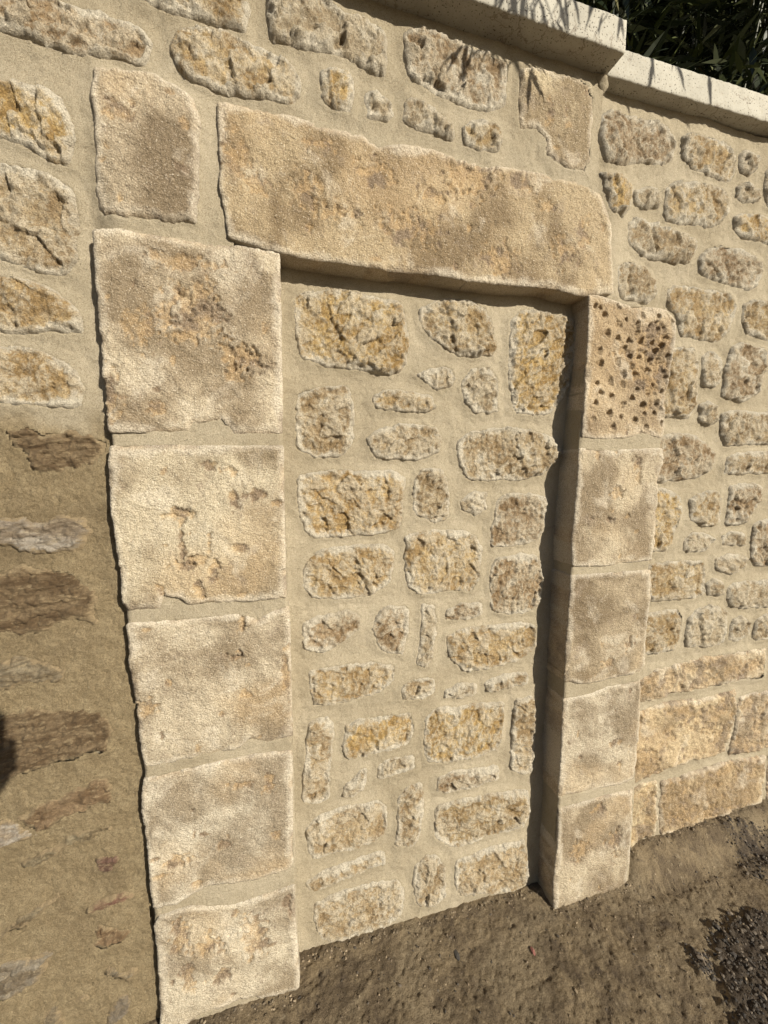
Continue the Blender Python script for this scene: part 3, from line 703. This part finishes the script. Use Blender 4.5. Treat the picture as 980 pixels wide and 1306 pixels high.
for i, (reg, colr, pts) in enumerate(right_stones):
    p = outline(grow(wp(reg, pts, y_right), .008), chaikin=1, seed=i*19+800, rough=.003); RGT_P.append(p)
    jit = random.Random(i+190).uniform(.9, 1.1); a = area_size(p)
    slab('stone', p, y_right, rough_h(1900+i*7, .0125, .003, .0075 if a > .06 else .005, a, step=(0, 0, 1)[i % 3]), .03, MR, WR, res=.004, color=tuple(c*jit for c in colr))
for i, (reg, colr, pts) in enumerate(plinth):
    p = outline(wp(reg, pts, y_right), chaikin=0, seed=i*19+950, rough=.004); RGT_P.append(p)
    slab('stone', p, y_right, plinth_h(2500+i), .03, MD, WR, res=.004, color=colr)

# ---- plain continuation of both walls beyond the picture
def extras(x0, x1, F, P, existing, res=.008, seed=0):
    r = random.Random(seed); z = .08; n = 0
    bbs = [(q[:, 0].min(), q[:, 0].max(), q[:, 1].min(), q[:, 1].max()) for q in existing]
    while z < 2.45:
        h = r.uniform(.07, .15); x = x0
        while x < x1:
            wd = r.uniform(.09, .26); ya = float(F(x, z))
            ok = x+wd < x1 and not any(in_frame(a, ya, b, 15) for a in (x, x+wd/2, x+wd) for b in (z, z+h/2, z+h))
            ok = ok and not any(a < x+wd+.015 and b > x-.015 and c < z+h+.015 and d > z-.015 for a, b, c, d in bbs)
            if ok:
                j = lambda: r.uniform(-.010, .010)
                p = np.array([(x+j(), z+j()), (x+wd/2, z+j()), (x+wd+j(), z+j()), (x+wd+j(), z+h/2), (x+wd+j(), z+h+j()), (x+wd/2, z+h+j()), (x+j(), z+h+j()), (x+j(), z+h/2)])
                p = outline(p, chaikin=1, seed=n+seed, rough=.004); P.append(p); n += 1
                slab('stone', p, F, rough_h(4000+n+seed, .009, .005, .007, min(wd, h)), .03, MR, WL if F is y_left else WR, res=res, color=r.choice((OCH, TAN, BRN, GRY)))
            x += wd+r.uniform(.025, .05)
        z += h+r.uniform(.025, .045)
extras(-1.75, -.42, y_left, LEFT_P, LEFT_P+OLD_P, seed=10)
extras(1.5, 3.5, y_right, RGT_P, RGT_P, seed=20)

# ---- mortar sheets
def sheet(name, x0, x1, z0, z1, F, holes, cut, parent, res=.004, seed=0, oldf=None, amp=.0022):
    xs = np.arange(x0, x1+res/2, res); zs = np.arange(z0, z1+res/2, res)
    X, Z = np.meshgrid(xs, zs); sh = X.shape
    D = np.full(sh, -1.0)                             # signed distance into the nearest stone (clipped)
    D[:] = -.06
    for p in holes:
        lo = p.min(0)-.05; hi = p.max(0)+.05
        i0, i1 = np.searchsorted(xs, (lo[0], hi[0])); j0, j1 = np.searchsorted(zs, (lo[1], hi[1]))
        if i1 <= i0 or j1 <= j0: continue
        P = np.stack([X[j0:j1, i0:i1].ravel(), Z[j0:j1, i0:i1].ravel()], 1)
        s, _ = sdist(P, p); D[j0:j1, i0:i1] = np.maximum(D[j0:j1, i0:i1], s.reshape(j1-j0, i1-i0))
    x, z, d = X.ravel(), Z.ravel(), D.ravel()
    old = oldf(x, z) if oldf else 0*x
    h = amp*(1.5*fbm(x, z, 5, 3, seed)+.7*fbm(x, z, 26, 3, seed+3)+.35*fbm(x, z, 95, 3, seed+6))
    h += (.0035*np.exp(-np.abs(d)/.009)-.0015*np.exp(-((d+.028)/.012)**2))*(1-.5*old)
    h += old*(.0030*fbm(x, z, 9, 3, seed+9, .5)+.0022*fbm(x, z, 120, 3, seed+12, .7))
    y = F(x, z)-h
    idx = np.arange(x.size).reshape(sh)
    q = np.stack([idx[:-1, :-1], idx[:-1, 1:], idx[1:, 1:], idx[1:, :-1]], -1).reshape(-1, 4)
    bad = d > .007
    for c in cut:
        lo, hi = c.min(0), c.max(0)
        sel = (x > lo[0]) & (x < hi[0]) & (z > lo[1]) & (z < hi[1])
        ii = np.nonzero(sel)[0]
        bad[ii[inside(np.stack([x[ii], z[ii]], 1), c)]] = True
    q = q[~bad[q].any(1)]
    used = np.unique(q); mp = -np.ones(x.size, int); mp[used] = np.arange(len(used))
    return mesh_obj(name, np.stack([x, y, z], 1)[used], mp[q], MM, parent, attrs={'old': old[used]})
def box(name, x0, x1, y0, y1, z0, z1, M, parent):
    V = [(x, y, z) for x in (x0, x1) for y in (y0, y1) for z in (z0, z1)]
    Fq = np.array([(0, 1, 3, 2), (4, 6, 7, 5), (0, 4, 5, 1), (2, 3, 7, 6), (0, 2, 6, 4), (1, 5, 7, 3)])
    return mesh_obj(name, V, Fq, M, parent, smooth=False, attrs={'old': np.zeros(8)})
door_cut = wp(FU, [(126,300),(205,308),(300,322),(300,300),(294,255),(290,200),(287,140),(340,146),(422,168),(480,195),(552,198),(617,222),(700,232),(752,243),(770,262),(774,300),(774,372),(840,410),(830,900),(790,1240),(230,1400),(188,1180),(186,985),(168,795),(146,560)], y_face)
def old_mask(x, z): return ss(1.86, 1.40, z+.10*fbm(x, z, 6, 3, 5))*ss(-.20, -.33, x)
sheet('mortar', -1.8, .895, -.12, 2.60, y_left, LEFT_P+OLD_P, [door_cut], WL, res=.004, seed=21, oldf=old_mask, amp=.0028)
sheet('mortar', -.05, .98, -.12, 2.08, y_panel, PAN_P, [], WP, res=.0035, seed=33, amp=.0026)
sheet('mortar', .88, 3.6, -.15, 2.61, y_right, RGT_P, [np.array([(.80, -.3), (.99, -.3), (.99, 2.03), (.80, 2.03)])], WR, res=.0045, seed=45, amp=.003)
box('wall_core', -1.8, -.05, .05, .42, -.2, 2.598, MM, WL)
box('wall_core', -.0499, .893, .035, .42, 2.11, 2.597, MM, WL)
box('wall_core', .894, 3.6, .10, .42, -.2, 2.596, MM, WR)
box('wall_core', -.0495, .8935, .10, .42, -.2, 2.109, MM, WP)

# ------------------------------------------------------------------ coping slabs
def coping(label, x0, x1, y0, z0, z1, z0b, z1b, group=None):
    res = .006; xs = np.arange(x0, x1+1e-6, res); xs[-1] = x1
    prof = []                                          # loop round the section, front top -> front bottom -> back
    r = .004
    def arc(cx, cz, a0, a1):
        return [(cx+r*math.cos(a), cz+r*math.sin(a)) for a in np.linspace(a0, a1, 4)]
    yb = .46
    loop = [(y0+.1, 1.0, 0), (y0+.05, 1.0, 0), (y0+.015, 1., 0), (y0+r, 1., 0), (y0+.0012, 1., -.0012), (y0, 1., -r), (y0, .8, 0), (y0, .6, 0), (y0, .4, 0), (y0, .2, 0), (y0, 0, r), (y0+.0012, 0, .0012), (y0+r, 0, 0), (y0+.012, 0, 0), (y0+.024, 0, 0), (y0+.05, 0, 0), (yb, 0, 0), (yb, 1., 0)]
    n = len(loop); V = []
    for x in xs:
        t = (x-x0)/(x1-x0); za = z0+(z0b-z0)*t; zb = z1+(z1b-z1)*t
        for (yy, f, dz) in loop: V.append((x, yy, za+(zb-za)*f+dz))
    V = np.array(V)
    nn = .0012*fbm(V[:, 0], V[:, 1]+V[:, 2], 30, 4, 3)+.0006*fbm(V[:, 0], V[:, 1]*3+V[:, 2], 150, 2, 8)
    fr = V[:, 1] < .4
    V[:, 1] -= np.where(fr, nn, 0); V[:, 2] += np.where(fr, .0008*fbm(V[:, 0], V[:, 1]+V[:, 2], 60, 3, 13), 0)
    Q = []
    for i in range(len(xs)-1):
        for k in range(n):
            a = i*n+k; b = i*n+(k+1) % n; Q.append((a, b, b+n, a+n))
    Q = [tuple(reversed(q)) for q in Q]
    Fs = Q+[tuple(range(n)), tuple(reversed(range((len(xs)-1)*n, len(xs)*n)))]
    o = mesh_obj('coping_slab', V, Fs, MC, None, smooth=True)
    o['label'] = label; o['category'] = 'coping'
    me = o.data; me.polygons[-1].use_smooth = False; me.polygons[-2].use_smooth = False
    return o
coping('upper pale concrete coping slab, projecting furthest and ending above the big smooth block', -1.8, .902, -.055, 2.597, 2.674, 2.597, 2.674)
coping('lower pale cracked coping slab set further back, running right beneath the dark bamboo', .904, 3.6, .003, 2.598, 2.672, 2.665, 2.742)
# lump of bedding mortar under the step between the two slabs
V = []; Q = []
n1, n2 = 14, 14
for i in range(n1+1):
    for j in range(n2+1):
        u_, v_ = i/n1, j/n2*math.pi*2
        r_ = math.sin(u_*math.pi)
        p3 = np.array([.893+.022*r_*math.cos(v_), .018+.024*r_*math.sin(v_), 2.578+.022*math.cos(u_*math.pi)])
        k = 1+.25*float(fbm(np.array([p3[0]+p3[1]]), np.array([p3[2]]), 60, 3, 4)[0])
        V.append(p3); V[-1][:2] = (V[-1][:2]-(.893, .018))*k+(.893, .018)
for i in range(n1):
    for j in range(n2): a = i*(n2+1)+j; Q.append((a, a+1, a+n2+2, a+n2+1))
mesh_obj('bedding_mortar', V, np.array(Q), MM, WL, attrs={'old': np.zeros(len(V))})

# ------------------------------------------------------------------ ground
def axis(dense0, dense1, res, far):
    a = list(np.arange(dense0, dense1, res)); st = res; x = a[-1]
    while x < far: st *= 1.25; x += st; a.append(x)
    st = res; x = a[0]; b = []
    while x > -far: st *= 1.25; x -= st; b.append(x)
    return np.array(b[::-1]+a)
gx = axis(-.6, 2.6, .0045, 400); gy = axis(-.60, .12, .0045, 400)
X, Y_ = np.meshgrid(gx, gy); x, y = X.ravel(), Y_.ravel()
def gpoly(reg, pts, z=-.02): return np.array([unproj_z(p, z) for p in px(reg, pts)])
patchA = gpoly(RJ, [(750,660),(790,600),(840,570),(900,560),(1150,600),(1250,1100),(900,1150),(830,960),(770,780)])
patchB = gpoly(RJ, [(790,270),(860,260),(1000,275),(1100,300),(1060,420),(960,430),(900,420),(860,350)])
patchC = gpoly(RJ, [(680,720),(720,730),(760,800),(730,820),(690,770)])
def gdark(x, y):
    P = np.stack([x, y], 1); d = np.zeros(len(x))
    near = (x > .6) & (x < 3) & (y > -1.2) & (y < .2)
    for p, k in ((patchA, 1.), (patchB, .75), (patchC, .9)):
        s, _ = sdist(P[near], p); d[near] = np.maximum(d[near], k*ss(-.012, .02, s+.02*fbm(P[near][:, 0], P[near][:, 1], 30, 3, 6)))
    return d
dark = gdark(x, y)
def ground_full(x, y, dark):
    fade = ss(3.5, 1.5, np.hypot(x-1, y))
    z = ground_z(x, y)
    z = z+fade*(.006*fbm(x, y, 5, 3, 1)*ss(.05, -.12, y)+.0036*fbm(x, y, 26, 4, 2, .6)+.0026*fbm(x, y, 105, 3, 3, .7))
    z = z+.012*dark+dark*.010*(ridged(x, y, 55, 3, 8)-.3)
    # loose earth heaped against the foot of the wall and the jambs
    foot = np.where((x > -.02) & (x < .875), .06, np.where(x > 1.2, .075, 0.0))
    z = z+.007*np.exp(-np.clip(foot-y, 0, 9)/.03)*(.6+.5*fbm(x, y, 18, 3, 12))*fade
    return z
z = ground_full(x, y, dark)
idx = np.arange(x.size).reshape(X.shape)
q = np.stack([idx[:-1, :-1], idx[:-1, 1:], idx[1:, 1:], idx[1:, :-1]], -1).reshape(-1, 4)
g = mesh_obj('ground', np.stack([x, y, z], 1), q, MG, None, attrs={'dark': dark}, origin=np.zeros(3)); g['kind'] = 'structure'

# loose crumbs and grit on the ground
ico = bmesh.new(); bmesh.ops.create_icosphere(ico, subdivisions=1, radius=1)
iv = np.array([v.co[:] for v in ico.verts]); itf = np.array([[v.index for v in f.verts] for f in ico.faces]); ico.free()
rng = np.random.default_rng(5)
def grit(name, n, sampler, smin, smax, cols, label):
    VV, FF, CC = [], [], []
    pts = sampler(n); dk = gdark(pts[:, 0], pts[:, 1]); zz = ground_full(pts[:, 0], pts[:, 1], dk)
    for i in range(n):
        s = smin*(smax/smin)**(rng.random()**1.8)
        v = iv*(1+.35*(rng.random((len(iv), 1))-.5)*2)*s*np.array([rng.uniform(.7, 1.5), rng.uniform(.6, 1.1), rng.uniform(.45, .8)])
        a = rng.random()*6.28; c, s_ = math.cos(a), math.sin(a)
        v = np.stack([v[:, 0]*c-v[:, 1]*s_, v[:, 0]*s_+v[:, 1]*c, v[:, 2]], 1)+np.array([pts[i, 0], pts[i, 1], zz[i]+s*.15])
        VV.append(v); FF.append(itf+i*len(iv)); c4 = np.array(cols[rng.integers(len(cols))])*rng.uniform(.7, 1.3)
        CC.append(np.tile(np.r_[c4, 1], (len(iv), 1)))
    o = mesh_obj(name, np.concatenate(VV), np.concatenate(FF), m_simple(name+'_stone', (.1, .1, .1), .85, .35, 300, 'tint'), None, smooth=False, attrs={'tint': np.concatenate(CC)})
    tag(o, kind='stuff', label=label, category='gravel'); return o
def samp_all(n):
    p = np.stack([rng.uniform(-.4, 2.4, n*2), rng.uniform(-.75, .07, n*2)], 1)
    keep = vn(p[:, 0]*9, p[:, 1]*9, 60) > rng.random(n*2)*.9
    keep &= ~((p[:, 1] > -.003) & ((p[:, 0] < .01) | ((p[:, 0] > .87) & (p[:, 0] < 1.23))))
    return p[keep][:n] if keep.sum() >= n else np.resize(p[keep], (n, 2))
def samp_foot(n):
    fx = rng.uniform(-.36, 2.3, n); fy = np.where(fx < 0, .0, np.where(fx < .87, .075, np.where(fx < 1.22, 0., .072)))
    return np.stack([fx, fy-np.abs(rng.normal(0, .014, n))-.002], 1)
def samp_dark(n):
    out = []
    while len(out) < n:
        k = rng.random(); P = patchA if k < .7 else patchB if k < .94 else patchC
        c = rng.uniform(P.min(0)-.02, P.max(0)+.02)
        if sdist(c[None], P)[0][0] > -.02*rng.random(): out.append(c)
    return np.array(out)
grit('gravel', 3200, samp_all, .0010, .0045, [(.20, .15, .10), (.10, .08, .06), (.26, .20, .13), (.06, .048, .036)], 'fine brown grit scattered over the bare earth at the wall foot')
grit('broken_asphalt', 2200, samp_dark, .0012, .0075, [(.045, .037, .030), (.07, .056, .043), (.026, .021, .018), (.15, .12, .09)], 'dark crumbling asphalt patches in the bottom right corner')
grit('soil_crumbs', 900, samp_foot, .0012, .0045, [(.20, .155, .10), (.13, .10, .065), (.27, .21, .14)], 'brown soil crumbs and mortar bits heaped along the foot of the wall')
for i, (pp, s, c, lab) in enumerate((((680, 1213), .008, (.25, .10, .08), 'small reddish chip on the earth below the right jamb'), ((583, 1222), .010, (.05, .045, .04), 'small dark pebble on the earth in front of the panel foot'))):
    X0, Y0 = unproj_z(pp, .0); v = iv*(1+.3*(rng.random((len(iv), 1))-.5))*s*np.array([.8, 1.7, .5])
    zz = float(ground_full(np.array([X0]), np.array([Y0]), np.zeros(1))[0])
    o = mesh_obj('pebble', v+np.array([X0, Y0, zz+.001]), itf, m_simple('pebble_stone', c, .8, .3, 200), None, smooth=False)
    tag(o, label=lab, category='pebble')

# ------------------------------------------------------------------ bamboo behind the wall
HB = thing('bamboo_hedge', 'dense dark green bamboo hedge growing behind the lower coping at the top right', 'hedge', (2.0, .9, 0))
ML = m_leaf(); MK = m_simple('bamboo_culm', (.04, .045, .018), .5, .4, 12)
rb = random.Random(9)
def tube(pts, rads, sides=7):
    V, Q = [], []
    for i, (p, r_) in enumerate(zip(pts, rads)):
        d = (Vector(pts[min(i+1, len(pts)-1)])-Vector(pts[max(i-1, 0)])).normalized()
        a = d.orthogonal().normalized(); b = d.cross(a)
        for k in range(sides):
            t = 2*math.pi*k/sides; V.append(Vector(p)+a*r_*math.cos(t)+b*r_*math.sin(t))
    for i in range(len(pts)-1):
        for k in range(sides):
            Q.append((i*sides+k, i*sides+(k+1) % sides, (i+1)*sides+(k+1) % sides, (i+1)*sides+k))
    return [tuple(v) for v in V], Q
LV, LF, LT = [], [], []
def leaf(p, d, ln, wd, tone):
    d = d.normalized(); side = d.cross(Vector((0, 0, 1)))
    if side.length < .1: side = Vector((1, 0, 0))
    side = side.normalized(); up = side.cross(d)
    ro = rb.uniform(-1, 1); side = side*math.cos(ro)+up*math.sin(ro)
    b = len(LV); dr = Vector((0, 0, -1))*ln*rb.uniform(.05, .3)
    for t, w_ in ((0, .12), (.3, 1), (.65, .7), (1, .03)):
        c = p+d*ln*t+dr*t*t
        LV.append(tuple(c-side*wd*w_)); LV.append(tuple(c+side*wd*w_)); LT.extend((tone, tone))
    for k in range(3): LF.append((b+2*k, b+2*k+1, b+2*k+3, b+2*k+2))
for i in range(150):
    bx, by = rb.uniform(.4, 5.2), rb.uniform(.5, 2.6)
    lean = Vector((rb.uniform(-.12, .12), rb.uniform(-.12, .05), 1)); hgt = rb.uniform(4.0, 5.2)+max(0, by-.9)*1.5; big = 1+.5*max(0, by-.9)
    pts = []; rd = []
    for k in range(20):
        t = k/19; pts.append((bx+lean.x*hgt*t*t, by+lean.y*hgt*t*t, hgt*t)); rd.append(.011*(1-.75*t)*(1.12 if k % 2 else 1))
    V, Q = tube(pts, rd); mesh_obj('culm', np.array(V), np.array(Q), MK, HB)
    for _ in range(190):
        t = rb.uniform(.42, 1); k = t*19; a = Vector(pts[int(k)]); dirn = Vector((rb.uniform(-1, 1), rb.uniform(-1, .8), rb.uniform(-.5, .7))).normalized()
        base = a+dirn*rb.uniform(.05, .34)
        if base.y < .1 and base.z < 3.0: base.y = rb.uniform(.12, .5)
        if base.y < .5 and base.z < 2.72: base.z = rb.uniform(2.74, 3.2)
        for _ in range(4):
            leaf(base+Vector((rb.uniform(-.03, .03), rb.uniform(-.03, .03), rb.uniform(-.03, .03))), dirn+Vector((rb.uniform(-.8, .8), rb.uniform(-.8, .8), rb.uniform(-1.0, .3))), rb.uniform(.08, .17)*big, rb.uniform(.006, .012)*big*big, rb.random()**2.6)
# the person holding the phone, just behind the lens: the phone's shadow lies on the wall at the left edge of the picture
def P_cam(x, y, z): return Vector((0, -CAM_D, CAM_H))+Vector(CR)*x+Vector(CU)*y+Vector(CF)*z
ph = thing('phone', 'dark slim phone held upright in two hands in front of the wall', 'phone', tuple(P_cam(-.02, -.05, -.01)))
def cam_box(name, x0, x1, y0, y1, z0, z1, M, parent, bev):
    bm = bmesh.new(); bmesh.ops.create_cube(bm, size=1)
    for v in bm.verts: v.co = Vector(((x0+x1)/2+v.co.x*(x1-x0), (y0+y1)/2+v.co.y*(y1-y0), (z0+z1)/2+v.co.z*(z1-z0)))
    bmesh.ops.bevel(bm, geom=[e for e in bm.edges if abs((e.verts[0].co-e.verts[1].co).normalized().z) > .9], offset=bev, segments=4, affect='EDGES')
    V_ = [tuple(P_cam(*v.co)) for v in bm.verts]; F_ = [[v.index for v in f.verts] for f in bm.faces]; bm.free()
    return mesh_obj(name, V_, F_, M, parent, smooth=False)
MP_ = m_simple('phone_glass', (.03, .03, .035), .25, .1, 5); MSk = m_simple('skin', (.45, .27, .19), .6, .12, 30); MSh = m_simple('shirt_cloth', (.10, .12, .17), .9, .2, 40)
MTr = m_simple('trouser_cloth', (.12, .11, .10), .9, .2, 40); MHa = m_simple('hair', (.05, .035, .025), .8, .3, 60); MBo = m_simple('shoe_leather', (.06, .05, .045), .6, .2, 30)
cam_box('case', -.032, .040, -.130, .020, -.0135, -.0055, MP_, ph, .010)
cam_box('lens_plate', -.014, .034, -.018, .016, -.0053, -.0042, m_simple('lens_glass', (.01, .01, .012), .1, .05, 5), ph, .006)
per = thing('person', 'standing person in a dark shirt and trousers holding up a phone to photograph the wall', 'person', (-.17, -1.38, 0))
def skinned(name, pts, edges, M, sub=2):
    me = bpy.data.meshes.new(name); base = Vector(per.location)
    me.from_pydata([tuple(Vector(p[:3])-base) for p in pts], edges, []); me.update()
    o_ = bpy.data.objects.new(name, me); COL.objects.link(o_); o_.parent = per; me.materials.append(M)
    k = o_.modifiers.new('skin', 'SKIN'); k.use_smooth_shade = True
    sv = me.skin_vertices[0].data
    for i_, p in enumerate(pts): sv[i_].radius = (p[3], p[4] if len(p) > 4 else p[3])
    sv[0].use_root = True
    q_ = o_.modifiers.new('sub', 'SUBSURF'); q_.levels = q_.render_levels = sub
    return o_
bx_, by_ = -.17, -1.38
# wrists and hands round the lower half of the phone
hl = P_cam(-.046, -.095, -.020); hr = P_cam(.050, -.100, -.020)
hl, hr = Vector(hl), Vector(hr)
sh_l, sh_r = Vector((bx_-.19, by_, 1.40)), Vector((bx_+.17, by_-.03, 1.40))
el_l, el_r = Vector((bx_-.22, by_+.10, 1.16)), Vector((bx_+.14, by_+.09, 1.15))
body = [(bx_, by_, .95, .10, .13), (bx_, by_-.01, 1.12, .10, .13), (bx_, by_-.01, 1.30, .11, .15), (bx_, by_, 1.42, .07, .10), (bx_, by_+.005, 1.50, .05), (bx_, by_+.02, 1.57, .065), (bx_, by_+.03, 1.66, .082, .075), (bx_, by_+.02, 1.73, .055)]
ed_ = [(i_, i_+1) for i_ in range(7)]
def add(p, a):
    body.append(p); ed_.append((a, len(body)-1)); return len(body)-1
for sh_, el_, hd, sg in ((sh_l, el_l, hl, -1), (sh_r, el_r, hr, 1)):
    a = add((*sh_, .055), 2); a = add((*el_, .040), a)
    wr = el_.lerp(hd, .80); a = add((*wr, .024, .020), a); a = add((*hd, .028, .014), a)
    for f_ in range(4):                                     # fingers wrap the phone's back
        y0_ = -.062-.019*f_; ln = (.040, .046, .043, .034)[f_]
        b_ = add((*P_cam(sg*.052+.0065+sg*.003, y0_, -.018), .0078), a)
        b_ = add((*P_cam(sg*.050+.0065, y0_+.004, -.001), .0072), b_); add((*P_cam(sg*(.050-ln*.55)+.0065, y0_+.006, .001), .0062), b_)
    b_ = add((*P_cam(sg*.040+.0065, -.085, -.030), .010), a); add((*P_cam(sg*.022+.0065, -.060, -.026), .0082), b_)
for sg in (-1, 1):
    a = add((bx_+sg*.09, by_, .88, .085), 0); a = add((bx_+sg*.10, by_+.02, .50, .055), a); a = add((bx_+sg*.105, by_-.01, .13, .036), a); a = add((bx_+sg*.11, by_+.02, .075, .036), a); add((bx_+sg*.12, by_+.14, .055, .030, .022), a)
skinned('body', body, ed_, MSk)
skinned('shirt', [(bx_, by_, .93, .125, .16), (bx_, by_-.01, 1.12, .125, .155), (bx_, by_-.01, 1.30, .13, .17), (bx_, by_, 1.43, .075, .115), (*sh_l, .066), (*sh_l.lerp(el_l, .7), .056), (*sh_r, .066), (*sh_r.lerp(el_r, .7), .056)], [(0, 1), (1, 2), (2, 3), (2, 4), (4, 5), (2, 6), (6, 7)], MSh)
skinned('trousers', [(bx_, by_, .96, .12, .15)]+[p for sg in (-1, 1) for p in ((bx_+sg*.09, by_, .85, .105), (bx_+sg*.10, by_+.02, .50, .078), (bx_+sg*.105, by_-.01, .12, .060))], [(0, 1), (1, 2), (2, 3), (0, 4), (4, 5), (5, 6)], MTr)
for sg in (-1, 1): skinned('shoe', [(bx_+sg*.108, by_-.04, .075, .045, .04), (bx_+sg*.115, by_+.06, .068, .046, .034), (bx_+sg*.122, by_+.17, .060, .040, .024)], [(0, 1), (1, 2)], MBo)
skinned('hair', [(bx_, by_-.025, 1.60, .060), (bx_, by_-.015, 1.69, .088), (bx_, by_+.02, 1.745, .072)], [(0, 1), (1, 2)], MHa)
for sg in (-1, 1): skinned('eye', [(bx_+sg*.030, by_+.098, 1.665, .010), (bx_+sg*.030, by_+.102, 1.665, .008)], [(0, 1)], MP_, 1); skinned('ear', [(bx_+sg*.078, by_+.01, 1.64, .012, .006), (bx_+sg*.082, by_+.005, 1.67, .014, .006)], [(0, 1)], MSk, 1)
skinned('nose', [(bx_, by_+.100, 1.655, .008), (bx_, by_+.116, 1.632, .012)], [(0, 1)], MSk, 1)
skinned('mouth', [(bx_-.020, by_+.095, 1.600, .005), (bx_, by_+.101, 1.600, .007), (bx_+.020, by_+.095, 1.600, .005)], [(0, 1), (1, 2)], m_simple('lips', (.38, .16, .13), .5, .1, 20), 1)

# sprays arching forward over the coping: their shadows fall on its face
Lr = -Vector((-0.635, 1.0, -0.55))
def spray(target, t, n, spread, down=.9):
    t = .36+.9*t
    c = Vector(target)+Lr*t
    root = Vector((c.x+.1, .5, c.z+.35)); pts = [tuple(root.lerp(c, k/8)+Vector((0, 0, .12*math.sin(k/8*math.pi)))) for k in range(9)]
    V, Q = tube(pts, [.0025-.0002*k for k in range(9)], 5); mesh_obj('branch', np.array(V), np.array(Q), MK, HB)
    for _ in range(n):
        s_ = Vector((rb.uniform(-spread, spread), rb.uniform(-.03, .03), rb.uniform(-.015, .04)))
        leaf(c+s_, Vector((rb.uniform(-.75, .75), rb.uniform(-.3, .2), -down)), rb.uniform(.05, .10), rb.uniform(.004, .007), rb.random()**2)
YF = lambda x, z: 0*np.asarray(x)-.055
def tgt(p, yy):
    X1, Z1 = unproj(p, lambda a, b: a*0+yy); return (X1, yy, Z1)
for p_, n_, sp_ in (((655, -8), 9, .06), ((690, -2), 10, .05), ((712, -10), 9, .05), ((765, 5), 4, .03), ((785, 10), 3, .02), ((640, -25), 8, .07)):
    spray(tgt(p_, -.055), rb.uniform(.10, .2), n_, sp_)
for p_, n_, sp_ in (((596, 62), 7, .025), ((618, 66), 7, .025), ((672, 84), 7, .018)):
    spray(tgt(p_, 0.0), .06, n_, sp_, .5)
for p_, n_, sp_ in (((808, 50), 2, .01), ((866, 72), 3, .02), ((910, 90), 3, .02), ((838, 62), 2, .02)):
    spray(tgt(p_, .003), rb.uniform(.08, .14), n_, sp_)
o = mesh_obj('foliage', np.array(LV), np.array(LF), ML, HB, smooth=False, attrs={'tone': np.array(LT)}); o['kind'] = 'stuff'
